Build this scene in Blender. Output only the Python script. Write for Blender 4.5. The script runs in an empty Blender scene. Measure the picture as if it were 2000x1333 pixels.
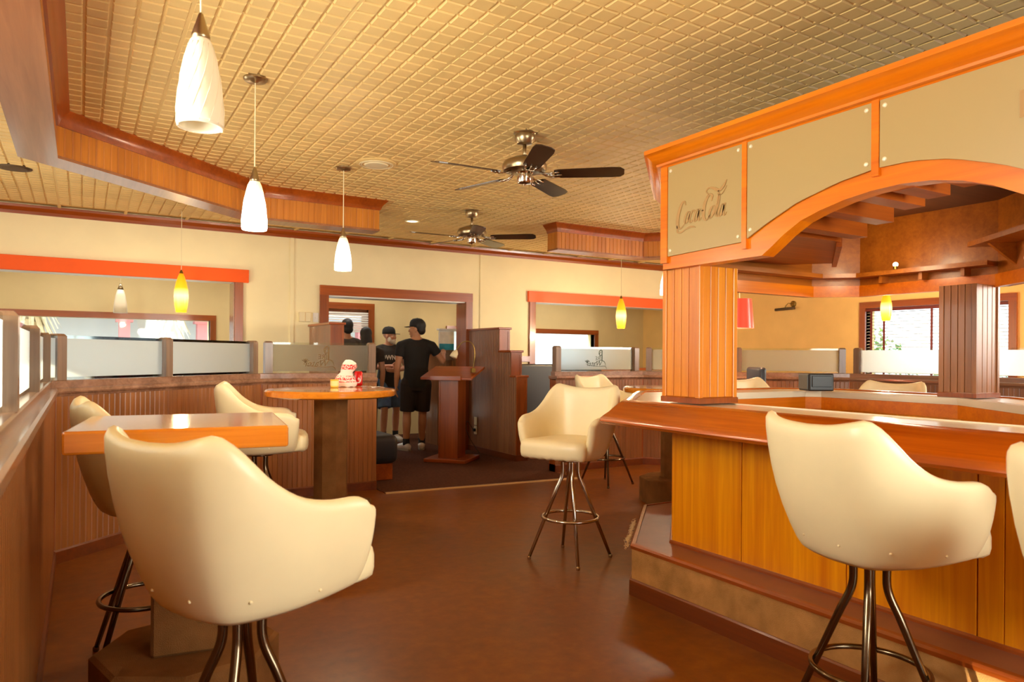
import bpy, bmesh, math, random
from math import sin, cos, pi, radians, sqrt
from mathutils import Vector, Matrix
random.seed(7)
SC = bpy.context.scene
COL = SC.collection

# ------------------------------------------------------------------ camera, sky, sun, area lights, exposure
cd = bpy.data.cameras.new('camera'); cam = bpy.data.objects.new('camera', cd); COL.objects.link(cam)
cd.sensor_width = 36.0; cd.sensor_fit = 'HORIZONTAL'; cd.lens = 36.0 * 1400 / 2000
cd.shift_y = 29.5 / 2000; cd.clip_start = 0.02; cd.clip_end = 200
cd.dof.use_dof = True; cd.dof.focus_distance = 4.2; cd.dof.aperture_fstop = 4.5
cam.matrix_world = (Matrix.Translation((0, 0, 1.30)) @ Matrix.Rotation(radians(-31.05), 4, 'Z')
                    @ Matrix.Rotation(radians(90), 4, 'X') @ Matrix.Rotation(0.007, 4, 'Z'))
SC.camera = cam

w = bpy.data.worlds.new('world'); SC.world = w; w.use_nodes = True
wn = w.node_tree.nodes
bg = wn['Background']; bg.inputs['Color'].default_value = (0.80, 0.90, 1.0, 1); bg.inputs['Strength'].default_value = 2.9

def sun(direction, energy, color, angle):
    l = bpy.data.lights.new('sun', 'SUN'); l.energy = energy; l.color = color; l.angle = radians(angle)
    o = bpy.data.objects.new('sun', l); COL.objects.link(o)
    o.rotation_euler = Vector(direction).to_track_quat('-Z', 'Y').to_euler()
sun((1.0, -0.20, -0.50), 7.0, (1.0, 0.86, 0.62), 0.6)

def area(name, loc, direction, sx, sy, power, color):
    l = bpy.data.lights.new(name, 'AREA'); l.shape = 'RECTANGLE'; l.size = sx; l.size_y = sy; l.energy = power; l.color = color
    o = bpy.data.objects.new(name, l); COL.objects.link(o); o.location = loc
    o.rotation_euler = Vector(direction).to_track_quat('-Z', 'Z').to_euler()
    return o
area('daylight_fill_left', (-1.86, 1.9, 1.78), (1, 0.05, 0.0), 4.6, 0.95, 235, (1.0, 0.985, 0.87))
area('daylight_fill_left', (-1.86, 6.3, 1.6), (1, 0.1, 0.05), 2.4, 1.2, 26, (1.0, 0.985, 0.87))  # extra fill at an added, unseen window; brightens back wall and left side
area('daylight_rear', (3.0, -2.35, 1.5), (-0.05, 1, 0.16), 2.9, 2.0, 150, (1.0, 0.985, 0.87))
area('back_room_fill', (0.3, 9.9, 2.77), (0, 0.12, -1), 2.4, 0.3, 13, (1.0, 0.95, 0.86))  # unseen ceiling fills added to light the frosted glass from behind
area('back_room_fill', (3.4, 10.1, 2.77), (0, 0.1, -1), 1.6, 0.3, 12, (1.0, 0.93, 0.82))
area('back_room_fill', (7.0, 9.9, 2.77), (0, 0.12, -1), 2.4, 0.3, 12, (1.0, 0.95, 0.86))
area('fill_right', (9.6, 1.5, 1.6), (-1, 0.35, 0.05), 2.2, 1.2, 230, (1.0, 0.92, 0.80))  # fill added at an out-of-view window, brightens ceiling and glass backs
def portal(loc, direction, sx, sy):
    o = area('window_portal', loc, direction, sx, sy, 1, (1, 1, 1)); o.data.cycles.is_portal = True
portal((0.04, 11.12, 1.31), (0, -1, 0), 3.1, 0.95); portal((6.93, 11.12, 1.29), (0, -1, 0), 3.1, 0.9); portal((3.45, 11.12, 1.1), (0, -1, 0), 0.95, 1.8)
portal((9.86, 5.29, 1.5), (-1, 0, 0), 1.9, 1.1); portal((9.86, 1.5, 1.5), (-1, 0, 0), 2.2, 1.1)

SC.view_settings.view_transform = 'Standard'; SC.view_settings.look = 'None'
SC.view_settings.gamma = 1.0; SC.view_settings.use_curve_mapping = False
SC.view_settings.exposure = 0.68
SC.cycles.use_denoising = True
SC.cycles.max_bounces = 10; SC.cycles.diffuse_bounces = 5; SC.cycles.glossy_bounces = 4
SC.cycles.transmission_bounces = 8; SC.cycles.transparent_max_bounces = 12
SC.cycles.sample_clamp_indirect = 6.0; SC.cycles.caustics_reflective = False; SC.cycles.caustics_refractive = False

# ------------------------------------------------------------------ materials
def lin(c):
    return tuple(((x / 255) / 12.92 if x / 255 <= 0.04045 else ((x / 255 + 0.055) / 1.055) ** 2.4) for x in c) + (1,)
MATS = {}
def base_mat(name):
    m = bpy.data.materials.new(name); m.use_nodes = True
    nt = m.node_tree; b = nt.nodes['Principled BSDF']
    MATS[name] = m
    return m, nt, b
def coords(nt, scale=(1, 1, 1), rot=(0, 0, 0)):
    tc = nt.nodes.new('ShaderNodeTexCoord'); mp = nt.nodes.new('ShaderNodeMapping')
    mp.inputs['Scale'].default_value = scale; mp.inputs['Rotation'].default_value = rot
    nt.links.new(tc.outputs['Object'], mp.inputs['Vector']); return mp.outputs['Vector']
def noise(nt, vec, scale, detail=4, rough=0.55, dist=0.0):
    n = nt.nodes.new('ShaderNodeTexNoise'); n.inputs['Scale'].default_value = scale; n.inputs['Detail'].default_value = detail
    n.inputs['Roughness'].default_value = rough; n.inputs['Distortion'].default_value = dist
    nt.links.new(vec, n.inputs['Vector']); return n.outputs['Fac']
def ramp(nt, fac, stops):
    r = nt.nodes.new('ShaderNodeValToRGB'); e = r.color_ramp.elements
    while len(e) < len(stops): e.new(0.5)
    for i, (p, c) in enumerate(stops): e[i].position = p; e[i].color = c
    nt.links.new(fac, r.inputs['Fac']); return r.outputs['Color']
def bump(nt, b, fac, strength, dist=0.01):
    n = nt.nodes.new('ShaderNodeBump'); n.inputs['Strength'].default_value = strength; n.inputs['Distance'].default_value = dist
    nt.links.new(fac, n.inputs['Height']); nt.links.new(n.outputs['Normal'], b.inputs['Normal'])
def plain(name, rgb, rough=0.5, metal=0.0, var=0.08, scale=3.0, bmp=0.0, bscale=60, spec=0.5, coat=0.0):
    m, nt, b = base_mat(name)
    c = lin(rgb)
    if var > 0:
        v = coords(nt); f = noise(nt, v, scale, 3)
        lo = tuple(x * (1 - var) for x in c[:3]) + (1,); hi = tuple(min(1, x * (1 + var)) for x in c[:3]) + (1,)
        nt.links.new(ramp(nt, f, [(0.3, lo), (0.7, hi)]), b.inputs['Base Color'])
    else:
        b.inputs['Base Color'].default_value = c
    b.inputs['Roughness'].default_value = rough; b.inputs['Metallic'].default_value = metal
    b.inputs['Specular IOR Level'].default_value = spec; b.inputs['Coat Weight'].default_value = coat
    b.inputs['Coat Roughness'].default_value = 0.15
    if bmp > 0: bump(nt, b, noise(nt, coords(nt), bscale, 2), bmp)
    return m
def wood(name, lo, hi, rough=0.3, axis='Z', coat=0.25, scale=1.0, bmp=0.04):
    m, nt, b = base_mat(name)
    s = {'Z': (38, 38, 1.6), 'X': (1.6, 38, 38), 'Y': (38, 1.6, 38)}[axis]
    v = coords(nt, tuple(x * scale for x in s)); f = noise(nt, v, 1.0, 5, 0.6, 0.6)
    v2 = coords(nt, tuple(x * 0.22 * scale for x in s)); f2 = noise(nt, v2, 1.0, 3, 0.5, 0.3)
    mx = nt.nodes.new('ShaderNodeMath'); mx.operation = 'ADD'; nt.links.new(f, mx.inputs[0]); nt.links.new(f2, mx.inputs[1])
    hf = nt.nodes.new('ShaderNodeMath'); hf.operation = 'MULTIPLY'; hf.inputs[1].default_value = 0.5; nt.links.new(mx.outputs[0], hf.inputs[0])
    l, h = lin(lo), lin(hi); md = tuple((a + c) / 2 for a, c in zip(l, h))
    nt.links.new(ramp(nt, hf.outputs[0], [(0.33, l), (0.5, md), (0.66, h)]), b.inputs['Base Color'])
    b.inputs['Roughness'].default_value = rough; b.inputs['Coat Weight'].default_value = coat; b.inputs['Coat Roughness'].default_value = 0.12
    if bmp: bump(nt, b, f, bmp, 0.004)
    return m
def emit(name, rgb, strength, base=None):
    m, nt, b = base_mat(name)
    b.inputs['Base Color'].default_value = lin(base or rgb); b.inputs['Emission Color'].default_value = lin(rgb)
    b.inputs['Emission Strength'].default_value = strength; b.inputs['Roughness'].default_value = 0.3
    return m
def emit_grad(name, base, stops):
    # glass shade lit from inside: brightest around the bulb, stops = (height 0..1, rgb, strength)
    m, nt, b = base_mat(name); tc = nt.nodes.new('ShaderNodeTexCoord'); sx = nt.nodes.new('ShaderNodeSeparateXYZ')
    nt.links.new(tc.outputs['Generated'], sx.inputs[0])
    nt.links.new(ramp(nt, sx.outputs['Z'], [(p, tuple(x * k for x in lin(c)[:3]) + (1,)) for p, c, k in stops]), b.inputs['Emission Color'])
    b.inputs['Emission Strength'].default_value = 1.0; b.inputs['Base Color'].default_value = lin(base); b.inputs['Roughness'].default_value = 0.3
    return m
def frosted(name, tint, rough=0.4):
    m, nt, b = base_mat(name)
    tr = nt.nodes.new('ShaderNodeBsdfTranslucent'); tr.inputs['Color'].default_value = tint
    b.inputs['Base Color'].default_value = tint; b.inputs['Roughness'].default_value = rough
    b.inputs['Transmission Weight'].default_value = 1.0; b.inputs['IOR'].default_value = 1.3
    mix = nt.nodes.new('ShaderNodeMixShader'); mix.inputs[0].default_value = 0.34
    nt.links.new(b.outputs[0], mix.inputs[1]); nt.links.new(tr.outputs[0], mix.inputs[2])
    nt.links.new(mix.outputs[0], nt.nodes['Material Output'].inputs['Surface'])
    return m
def glass(name, tint, rough=0.0):
    m, nt, b = base_mat(name)
    t = nt.nodes.new('ShaderNodeBsdfTransparent'); t.inputs['Color'].default_value = tint
    g = nt.nodes.new('ShaderNodeBsdfGlossy'); g.inputs['Roughness'].default_value = 0.03
    mix = nt.nodes.new('ShaderNodeMixShader'); fr = nt.nodes.new('ShaderNodeFresnel'); fr.inputs['IOR'].default_value = 1.45
    nt.links.new(fr.outputs[0], mix.inputs[0]); nt.links.new(t.outputs[0], mix.inputs[1]); nt.links.new(g.outputs[0], mix.inputs[2])
    nt.links.new(mix.outputs[0], nt.nodes['Material Output'].inputs['Surface'])
    return m

M_WALL = plain('cream_wall_paint', (242, 230, 186), 0.6, var=0.03, bmp=0.03)
M_WALLO = plain('warm_lit_wall', (248, 206, 130), 0.6, var=0.04, bmp=0.03)  # ochre tone stands in for warm lamp light on the right wall
M_WALLB = plain('shaded_cream_backroom', (226, 204, 150), 0.7, var=0.03)  # cream wall darkened in colour for the shade of the back room
M_CEIL = plain('tan_ceiling_tile', (230, 198, 130), 0.55, var=0.08, scale=1.3, bmp=0.02)
M_CEILD = plain('ceiling_joint', (214, 172, 98), 0.55, var=0.08)
M_ORANGE = plain('orange_paint', (244, 92, 0), 0.65, var=0.04)
M_CORAL = plain('coral_orange_paint', (250, 104, 40), 0.45, var=0.04)
M_WOOD_O = wood('orange_stained_wood', (212, 116, 4), (248, 166, 12), 0.3, 'Z')
M_WOOD_OY = wood('orange_wood_trim', (206, 98, 4), (236, 132, 10), 0.3, 'Y')
M_WOOD_OX = wood('orange_wood_trim_across', (206, 98, 4), (236, 132, 10), 0.3, 'X')
M_WOOD_R = wood('red_brown_wood', (128, 56, 12), (172, 84, 22), 0.28, 'Y', 0.3)
M_WOOD_RX = wood('red_brown_wood_across', (128, 56, 12), (172, 84, 22), 0.28, 'X', 0.3)
M_WOOD_RZ = wood('red_brown_wood_upright', (120, 56, 14), (164, 82, 24), 0.3, 'Z', 0.3)
M_RAIL = wood('red_mahogany_bar_rail', (158, 68, 4), (208, 104, 12), 0.25, 'Y', 0.5)
M_BEAD = wood('brown_beadboard', (130, 78, 34), (172, 108, 52), 0.36, 'Z', 0.2)
M_BEADO = wood('golden_beadboard', (170, 98, 24), (208, 132, 42), 0.36, 'Z', 0.2)
M_BEADD = wood('dark_brown_beadboard', (120, 76, 44), (156, 104, 64), 0.36, 'Z', 0.2)
M_CAP = wood('weathered_brown_cap', (120, 84, 62), (168, 124, 96), 0.24, 'Y', 0.4)
M_FRAMEW = wood('grey_brown_post_wood', (104, 78, 58), (146, 116, 90), 0.3, 'Z', 0.2)
M_BEAMB = wood('beam_underside_wood', (128, 76, 44), (164, 108, 70), 0.32, 'Y', 0.2)
M_TABLE = wood('orange_table_wood', (204, 108, 14), (240, 150, 40), 0.16, 'X', 0.9)
M_VENEER = wood('brown_veneer', (150, 80, 16), (190, 112, 30), 0.4, 'X', 0.15)
M_RACK = wood('dark_orange_rack_wood', (140, 62, 6), (184, 90, 12), 0.4, 'X', 0.1)
M_SCREW = plain('pale_screw_head', (244, 232, 200), 0.3, 0.2, var=0)
M_PILLAR = wood('warm_orange_pillar_wood', (202, 106, 10), (234, 150, 32), 0.34, 'Z')
M_BASE = wood('dark_brown_base_wood', (92, 40, 8), (124, 58, 14), 0.35, 'Y', 0.2)
M_LAM = plain('cream_laminate', (240, 226, 196), 0.22, var=0.05)
M_FLOOR, nt, b = base_mat('dark_red_brown_floor')
f1 = noise(nt, coords(nt), 0.9, 6, 0.65, 0.4); f2 = noise(nt, coords(nt), 14, 5, 0.6)
mm = nt.nodes.new('ShaderNodeMath'); mm.operation = 'ADD'; nt.links.new(f1, mm.inputs[0]); nt.links.new(f2, mm.inputs[1])
mh = nt.nodes.new('ShaderNodeMath'); mh.operation = 'MULTIPLY'; mh.inputs[1].default_value = 0.5; nt.links.new(mm.outputs[0], mh.inputs[0])
nt.links.new(ramp(nt, mh.outputs[0], [(0.32, lin((96, 50, 2))), (0.52, lin((124, 66, 4))), (0.7, lin((146, 86, 16)))]), b.inputs['Base Color'])
rr = nt.nodes.new('ShaderNodeMapRange'); rr.inputs['To Min'].default_value = 0.22; rr.inputs['To Max'].default_value = 0.5
nt.links.new(f1, rr.inputs['Value']); nt.links.new(rr.outputs[0], b.inputs['Roughness'])
M_CARPET = plain('dark_brown_carpet', (88, 54, 38), 0.95, var=0.25, scale=40, bmp=0.5, bscale=350, spec=0.1)
M_CARPETT = plain('tan_brown_carpet', (186, 138, 82), 0.95, var=0.22, scale=9, bmp=0.5, bscale=350, spec=0.1)
M_CARPETP = plain('brown_pedestal_carpet', (128, 86, 46), 0.95, var=0.18, scale=9, bmp=0.5, bscale=300, spec=0.1)
M_VINYL = plain('cream_vinyl', (246, 232, 188), 0.34, var=0.03, scale=5, bmp=0.02, bscale=90)
M_CHROME = plain('chrome', (200, 190, 175), 0.14, 1.0, var=0)
M_CHROME_DARK = plain('chrome_dark_reflection', (120, 104, 84), 0.2, 1.0, var=0.1)  # chrome coloured darker for the dark surroundings it mirrors
M_NICKEL = plain('brushed_nickel', (176, 158, 126), 0.3, 1.0, var=0.05)
M_BLADE = wood('dark_fan_blade', (44, 28, 18), (70, 46, 30), 0.24, 'X', 0.2)
M_BLADET = plain('pale_fan_blade_top', (206, 180, 130), 0.4, var=0.05)
M_BLACK = plain('black_plastic', (34, 32, 30), 0.4, var=0.1)
M_NAVY = plain('dark_navy_vinyl', (40, 44, 54), 0.4, var=0.08)
M_GREYM = plain('grey_plastic', (110, 110, 104), 0.35, var=0.1)
M_STEEL = plain('stainless_steel', (198, 196, 190), 0.22, 1.0, var=0.04)
M_OLIVE = plain('olive_grey_counter', (128, 112, 72), 0.5, var=0.1)
M_IVORY = plain('ivory_plastic', (232, 218, 176), 0.4, var=0.02)
M_WHITE = plain('white_plastic', (238, 236, 228), 0.4, var=0.02)
M_CREAMGL = plain('unlit_opal_glass', (250, 240, 214), 0.2, var=0.02)
M_LITW = emit_grad('lit_opal_glass', (255, 250, 240), [(0.0, (255, 250, 240), 2.4), (0.55, (255, 250, 238), 3.0), (0.76, (255, 226, 160), 1.1), (1.0, (255, 200, 110), 0.6)])
M_AMBER = emit_grad('lit_amber_glass', (236, 150, 20), [(0.0, (255, 176, 30), 0.75), (0.22, (255, 206, 80), 1.1), (0.42, (255, 226, 140), 1.7), (0.62, (255, 176, 30), 0.8), (1.0, (240, 140, 8), 0.5)])
M_REDSH = emit('lit_red_shade', (255, 84, 52), 0.5, (170, 44, 34))
M_BULB = emit('warm_bulb', (255, 236, 200), 8.0)
M_FROST = frosted('frosted_glass', (0.90, 0.94, 0.92, 1))
M_CLEAR = glass('clear_glass', (0.92, 0.96, 0.94, 1))
M_FASCIAG, nt, b = base_mat('sandblasted_fascia_glass')
b.inputs['Base Color'].default_value = lin((214, 184, 120)); b.inputs['Roughness'].default_value = 0.38
b.inputs['Transmission Weight'].default_value = 0.35
M_LETTER = plain('tan_print', (176, 136, 80), 0.5, var=0)
M_ETCH = plain('dark_green_etch', (62, 78, 66), 0.5, var=0)
M_ETCHB = plain('brown_etch', (120, 92, 50), 0.5, var=0)
M_NICKS = plain('dull_brass', (150, 120, 60), 0.35, 1.0, var=0)
M_ALU = plain('threshold_strip', (206, 172, 120), 0.4, 0.3, var=0.1)
M_SPEAKER = plain('brown_speaker_grille', (88, 66, 40), 0.7, var=0.2, scale=90)
M_BLIND = plain('white_blind_slat', (236, 232, 222), 0.4, var=0.02)
M_BLINDD = plain('dark_red_blind_tape', (112, 36, 30), 0.6, var=0.05)

# ------------------------------------------------------------------ mesh helpers
class MB:
    def __init__(s): s.v = []; s.f = []; s.m = []; s.cm = 0
    def add(s, vs, fs):
        o = len(s.v); s.v += [tuple(p) for p in vs]
        for f in fs: s.f.append(tuple(i + o for i in f)); s.m.append(s.cm)
        return s
    def box(s, x0, y0, z0, x1, y1, z1):
        v = [(x0, y0, z0), (x1, y0, z0), (x1, y1, z0), (x0, y1, z0), (x0, y0, z1), (x1, y0, z1), (x1, y1, z1), (x0, y1, z1)]
        return s.add(v, [(3, 2, 1, 0), (4, 5, 6, 7), (0, 1, 5, 4), (1, 2, 6, 5), (2, 3, 7, 6), (3, 0, 4, 7)])
    def obox(s, a, b, n0, n1, z0, z1, inset=0.0):
        # box along the 2D segment a-b, from offset n0 to n1 on its left side
        a = Vector(a); b = Vector(b); d = (b - a).normalized(); n = Vector((-d.y, d.x)); a = a + d * inset; b = b - d * inset
        q = [a + n * n0, b + n * n0, b + n * n1, a + n * n1]
        v = [(p.x, p.y, z0) for p in q] + [(p.x, p.y, z1) for p in q]
        return s.add(v, [(3, 2, 1, 0), (4, 5, 6, 7), (0, 1, 5, 4), (1, 2, 6, 5), (2, 3, 7, 6), (3, 0, 4, 7)])
    def bbox(s, x0, y0, z0, x1, y1, z1, r, seg=2):
        bm = bmesh.new(); bmesh.ops.create_cube(bm, size=1.0)
        for v in bm.verts: v.co = Vector(((x0 + x1) / 2 + v.co.x * (x1 - x0), (y0 + y1) / 2 + v.co.y * (y1 - y0), (z0 + z1) / 2 + v.co.z * (z1 - z0)))
        bmesh.ops.bevel(bm, geom=bm.edges[:], offset=r, segments=seg, profile=0.5, affect='EDGES')
        return s.bm(bm)
    def bm(s, bm, M=None):
        bm.verts.index_update()
        s.add([(M @ v.co if M else v.co) for v in bm.verts], [tuple(v.index for v in f.verts) for f in bm.faces]); bm.free(); return s
    def prism(s, poly, z0, z1):
        n = len(poly); v = [(x, y, z0) for x, y in poly] + [(x, y, z1) for x, y in poly]
        return s.add(v, [tuple(range(n - 1, -1, -1)), tuple(range(n, 2 * n))] + [(i, (i + 1) % n, (i + 1) % n + n, i + n) for i in range(n)])
    def tube(s, pts, r, n=10, caps=True):
        pts = [Vector(p) for p in pts]; rs = r if isinstance(r, (list, tuple)) else [r] * len(pts)
        prev = None; rings = []
        for i, p in enumerate(pts):
            t = (pts[min(i + 1, len(pts) - 1)] - pts[max(i - 1, 0)]).normalized()
            if prev is None:
                u = t.cross(Vector((0, 0, 1)) if abs(t.z) < 0.9 else Vector((1, 0, 0))).normalized()
            else:
                u = (prev - t * prev.dot(t)).normalized()
            prev = u; w_ = t.cross(u)
            rings.append([p + (u * cos(2 * pi * k / n) + w_ * sin(2 * pi * k / n)) * rs[i] for k in range(n)])
        v = [q for rg in rings for q in rg]; f = []
        for i in range(len(pts) - 1):
            for k in range(n): f.append((i * n + k, i * n + (k + 1) % n, (i + 1) * n + (k + 1) % n, (i + 1) * n + k))
        if caps: f.append(tuple(range(n - 1, -1, -1))); f.append(tuple((len(pts) - 1) * n + k for k in range(n)))
        return s.add(v, f)
    def lathe(s, prof, c=(0, 0, 0), n=24, caps=True):
        v = []; f = []
        for r, z in prof: v += [(c[0] + r * cos(2 * pi * k / n), c[1] + r * sin(2 * pi * k / n), c[2] + z) for k in range(n)]
        for i in range(len(prof) - 1):
            for k in range(n): f.append((i * n + k, i * n + (k + 1) % n, (i + 1) * n + (k + 1) % n, (i + 1) * n + k))
        if caps: f.append(tuple(range(n - 1, -1, -1))); f.append(tuple((len(prof) - 1) * n + k for k in range(n)))
        return s.add(v, f)
    def torus(s, c, R, r, n=40, m=8):
        v = []; f = []
        for i in range(n):
            a = 2 * pi * i / n
            for k in range(m):
                q = 2 * pi * k / m; rr_ = R + r * cos(q)
                v.append((c[0] + rr_ * cos(a), c[1] + rr_ * sin(a), c[2] + r * sin(q)))
        for i in range(n):
            for k in range(m): f.append((i * m + k, ((i + 1) % n) * m + k, ((i + 1) % n) * m + (k + 1) % m, i * m + (k + 1) % m))
        return s.add(v, f)
    def ball(s, c, rx, ry=None, rz=None, n=12, m=8, rot=None):
        ry = rx if ry is None else ry; rz = rx if rz is None else rz
        bm = bmesh.new(); bmesh.ops.create_uvsphere(bm, u_segments=n, v_segments=m, radius=1.0)
        M = Matrix.Translation(c) @ (rot.to_4x4() if rot else Matrix.Identity(4)) @ Matrix.Diagonal((rx, ry, rz, 1))
        return s.bm(bm, M)
    def sweep(s, path, prof, closed=False):
        # path: 2D points; prof: closed list of (offset to the left of travel, z)
        P = [Vector(p) for p in path]; n = len(prof); N = len(P); off = []
        for i in range(N):
            if closed or 0 < i < N - 1:
                d0 = (P[i] - P[i - 1]).normalized(); d1 = (P[(i + 1) % N] - P[i]).normalized()
            elif i == 0: d0 = d1 = (P[1] - P[0]).normalized()
            else: d0 = d1 = (P[-1] - P[-2]).normalized()
            n0 = Vector((-d0.y, d0.x)); n1 = Vector((-d1.y, d1.x)); m_ = (n0 + n1); m_ = m_ / max(0.2, m_.dot(n0)); off.append(m_)
        v = []; f = []
        for i in range(N):
            for o, z in prof: q = P[i] + off[i] * o; v.append((q.x, q.y, z))
        for i in range(N if closed else N - 1):
            j = (i + 1) % N
            for k in range(n): f.append((i * n + k, j * n + k, j * n + (k + 1) % n, i * n + (k + 1) % n))
        if not closed: f.append(tuple(range(n))); f.append(tuple((N - 1) * n + k for k in range(n - 1, -1, -1)))
        return s.add(v, f)
    def bead(s, a, b, side, z0, z1, pitch=0.045, depth=0.004, groove=0.008):
        # grooved board face, standing proud of the line a-b on its left (side=1) or right (-1)
        a = Vector(a); b = Vector(b); L = (b - a).length; d = (b - a) / L; nn = Vector((-d.y, d.x)) * side
        k = max(1, round(L / pitch)); p = L / k; pts = [(0, 0)]
        for i in range(k):
            x = i * p; pts += [(x + groove / 2, depth), (x + p - groove / 2, depth), (x + p, 0)]
        q = [a + d * x + nn * y for x, y in pts]; m_ = len(q)
        v = [(p_.x, p_.y, z0) for p_ in q] + [(p_.x, p_.y, z1) for p_ in q]
        fs = [(i, i + 1, i + 1 + m_, i + m_) for i in range(m_ - 1)]
        if side > 0: fs = [tuple(reversed(f)) for f in fs]
        return s.add(v, fs)

WORLD = {}
def root_matrix(o): return WORLD.get(o.name, Matrix.Identity(4))
def obj(name, mb, mat, parent=None, smooth=False, world=True, sub=0, bevel=0.0, kind=None, label=None, autos=None):
    me = bpy.data.meshes.new(name)
    M = root_matrix(parent).inverted() if (parent and world) else None
    me.from_pydata([(M @ Vector(p) if M else p) for p in mb.v], [], mb.f)
    mats = mat if isinstance(mat, (list, tuple)) else [mat]
    for m in mats: me.materials.append(m)
    if len(mats) > 1: me.polygons.foreach_set('material_index', mb.m)
    bm = bmesh.new(); bm.from_mesh(me); bmesh.ops.recalc_face_normals(bm, faces=bm.faces[:]); bm.to_mesh(me); bm.free()
    if smooth: me.shade_smooth()
    if autos: me.shade_smooth(); me.set_sharp_from_angle(angle=radians(autos))
    o = bpy.data.objects.new(name, me); COL.objects.link(o)
    if parent: o.parent = parent; WORLD[o.name] = root_matrix(parent)
    if bevel: md = o.modifiers.new('bevel', 'BEVEL'); md.width = bevel; md.segments = 2; md.limit_method = 'ANGLE'
    if sub: md = o.modifiers.new('subsurf', 'SUBSURF'); md.levels = sub; md.render_levels = sub
    if kind: o['kind'] = kind
    if label: o['label'] = label
    return o
def link_part(name, me, parent, label=None):
    o = bpy.data.objects.new(name, me); COL.objects.link(o); o.parent = parent; WORLD[o.name] = root_matrix(parent)
    if label: o['label'] = label
    return o
def tag(o, label, cat, group=None):
    o['label'] = label; o['category'] = cat
    if group: o['group'] = group
    return o
def thing(name, label, cat, loc=(0, 0, 0), rot=0.0, group=None):
    o = bpy.data.objects.new(name, None); COL.objects.link(o); o.empty_display_size = 0.1
    o.location = loc; o.rotation_euler = (0, 0, rot)
    WORLD[o.name] = Matrix.Translation(loc) @ Matrix.Rotation(rot, 4, 'Z')
    return tag(o, label, cat, group)
def struct(name, mb, mat, parent=None, **k):
    o = obj(name, mb, mat, parent, **k); o['kind'] = 'structure'; return o
def struct_root(name, loc=(0, 0, 0)):
    o = bpy.data.objects.new(name, None); COL.objects.link(o); o.location = loc; o['kind'] = 'structure'; o.empty_display_size = 0.1
    WORLD[o.name] = Matrix.Translation(loc); return o
def copy_tree(o, parent=None):
    c = o.copy(); COL.objects.link(c); c.parent = parent
    for ch in o.children: copy_tree(ch, c)
    return c
def dup(root, loc, rot, label, group=None):
    r = copy_tree(root); r.location = loc; r.rotation_euler = (0, 0, rot); r['label'] = label
    if group: r['group'] = group
    return r
def text_mb(body, size, extrude=0.001, shear=0.0, mirror=False, align='CENTER', bold=0.0):
    cu = bpy.data.curves.new('lettering', 'FONT'); cu.body = body; cu.size = size; cu.extrude = extrude; cu.shear = shear
    cu.align_x = align; cu.align_y = 'BOTTOM_BASELINE'; cu.offset = bold; cu.resolution_u = 3
    o = bpy.data.objects.new('lettering_tmp', cu); COL.objects.link(o)
    me = bpy.data.meshes.new_from_object(o.evaluated_get(bpy.context.evaluated_depsgraph_get()))
    mb = MB(); mb.add([((-v.co.x if mirror else v.co.x), v.co.y, v.co.z) for v in me.vertices], [tuple(p.vertices) for p in me.polygons])
    bpy.data.objects.remove(o); bpy.data.meshes.remove(me); bpy.data.curves.remove(cu); return mb
def xform(mb, M):
    mb.v = [tuple(M @ Vector(p)) for p in mb.v]; return mb
def frame_M(origin, xdir, ydir):
    x = Vector(xdir).normalized(); y = Vector(ydir).normalized(); z = x.cross(y)
    return Matrix.Translation(origin) @ Matrix((x, y, z)).transposed().to_4x4()
def catmull(P, n=6):
    out = []
    for i in range(len(P) - 1):
        p0 = P[max(i - 1, 0)]; p1 = P[i]; p2 = P[i + 1]; p3 = P[min(i + 2, len(P) - 1)]
        for k in range(n):
            t = k / n
            out.append(tuple(0.5 * ((2 * b_) + (-a + c) * t + (2 * a - 5 * b_ + 4 * c - d) * t * t + (-a + 3 * b_ - 3 * c + d) * t ** 3) for a, b_, c, d in zip(p0, p1, p2, p3)))
    out.append(tuple(P[-1])); return out
def ribbon(mb, pts, n=6, th=0.002):
    # pts: (x, y, width) in the local plane
    P = catmull(pts, n); L = []; R_ = []
    for i, (x, y, w_) in enumerate(P):
        a = P[max(i - 1, 0)]; b_ = P[min(i + 1, len(P) - 1)]; d = Vector((b_[0] - a[0], b_[1] - a[1]))
        d = d.normalized() if d.length > 1e-9 else Vector((1, 0)); nn = Vector((-d.y, d.x)) * w_ / 2
        L.append((x + nn.x, y + nn.y)); R_.append((x - nn.x, y - nn.y))
    k = len(P); v = [(p[0], p[1], th) for p in L] + [(p[0], p[1], th) for p in R_] + [(p[0], p[1], 0) for p in L] + [(p[0], p[1], 0) for p in R_]
    f = []
    for i in range(k - 1):
        f += [(i, i + 1, k + i + 1, k + i), (i, 2 * k + i, 2 * k + i + 1, i + 1), (k + i, k + i + 1, 3 * k + i + 1, 3 * k + i)]
    return mb.add(v, f)
def smooth1(T):
    return [(p[0], p[1]) for p in catmull(T, 8)]
def interp(tab, a):
    for (a0, v0), (a1, v1) in zip(tab, tab[1:]):
        if a <= a1:
            t = (a - a0) / (a1 - a0) if a1 > a0 else 0.0
            return tuple(p + (q - p) * t for p, q in zip(v0, v1)) if isinstance(v0, tuple) else v0 + (v1 - v0) * t
    return tab[-1][1]

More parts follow.
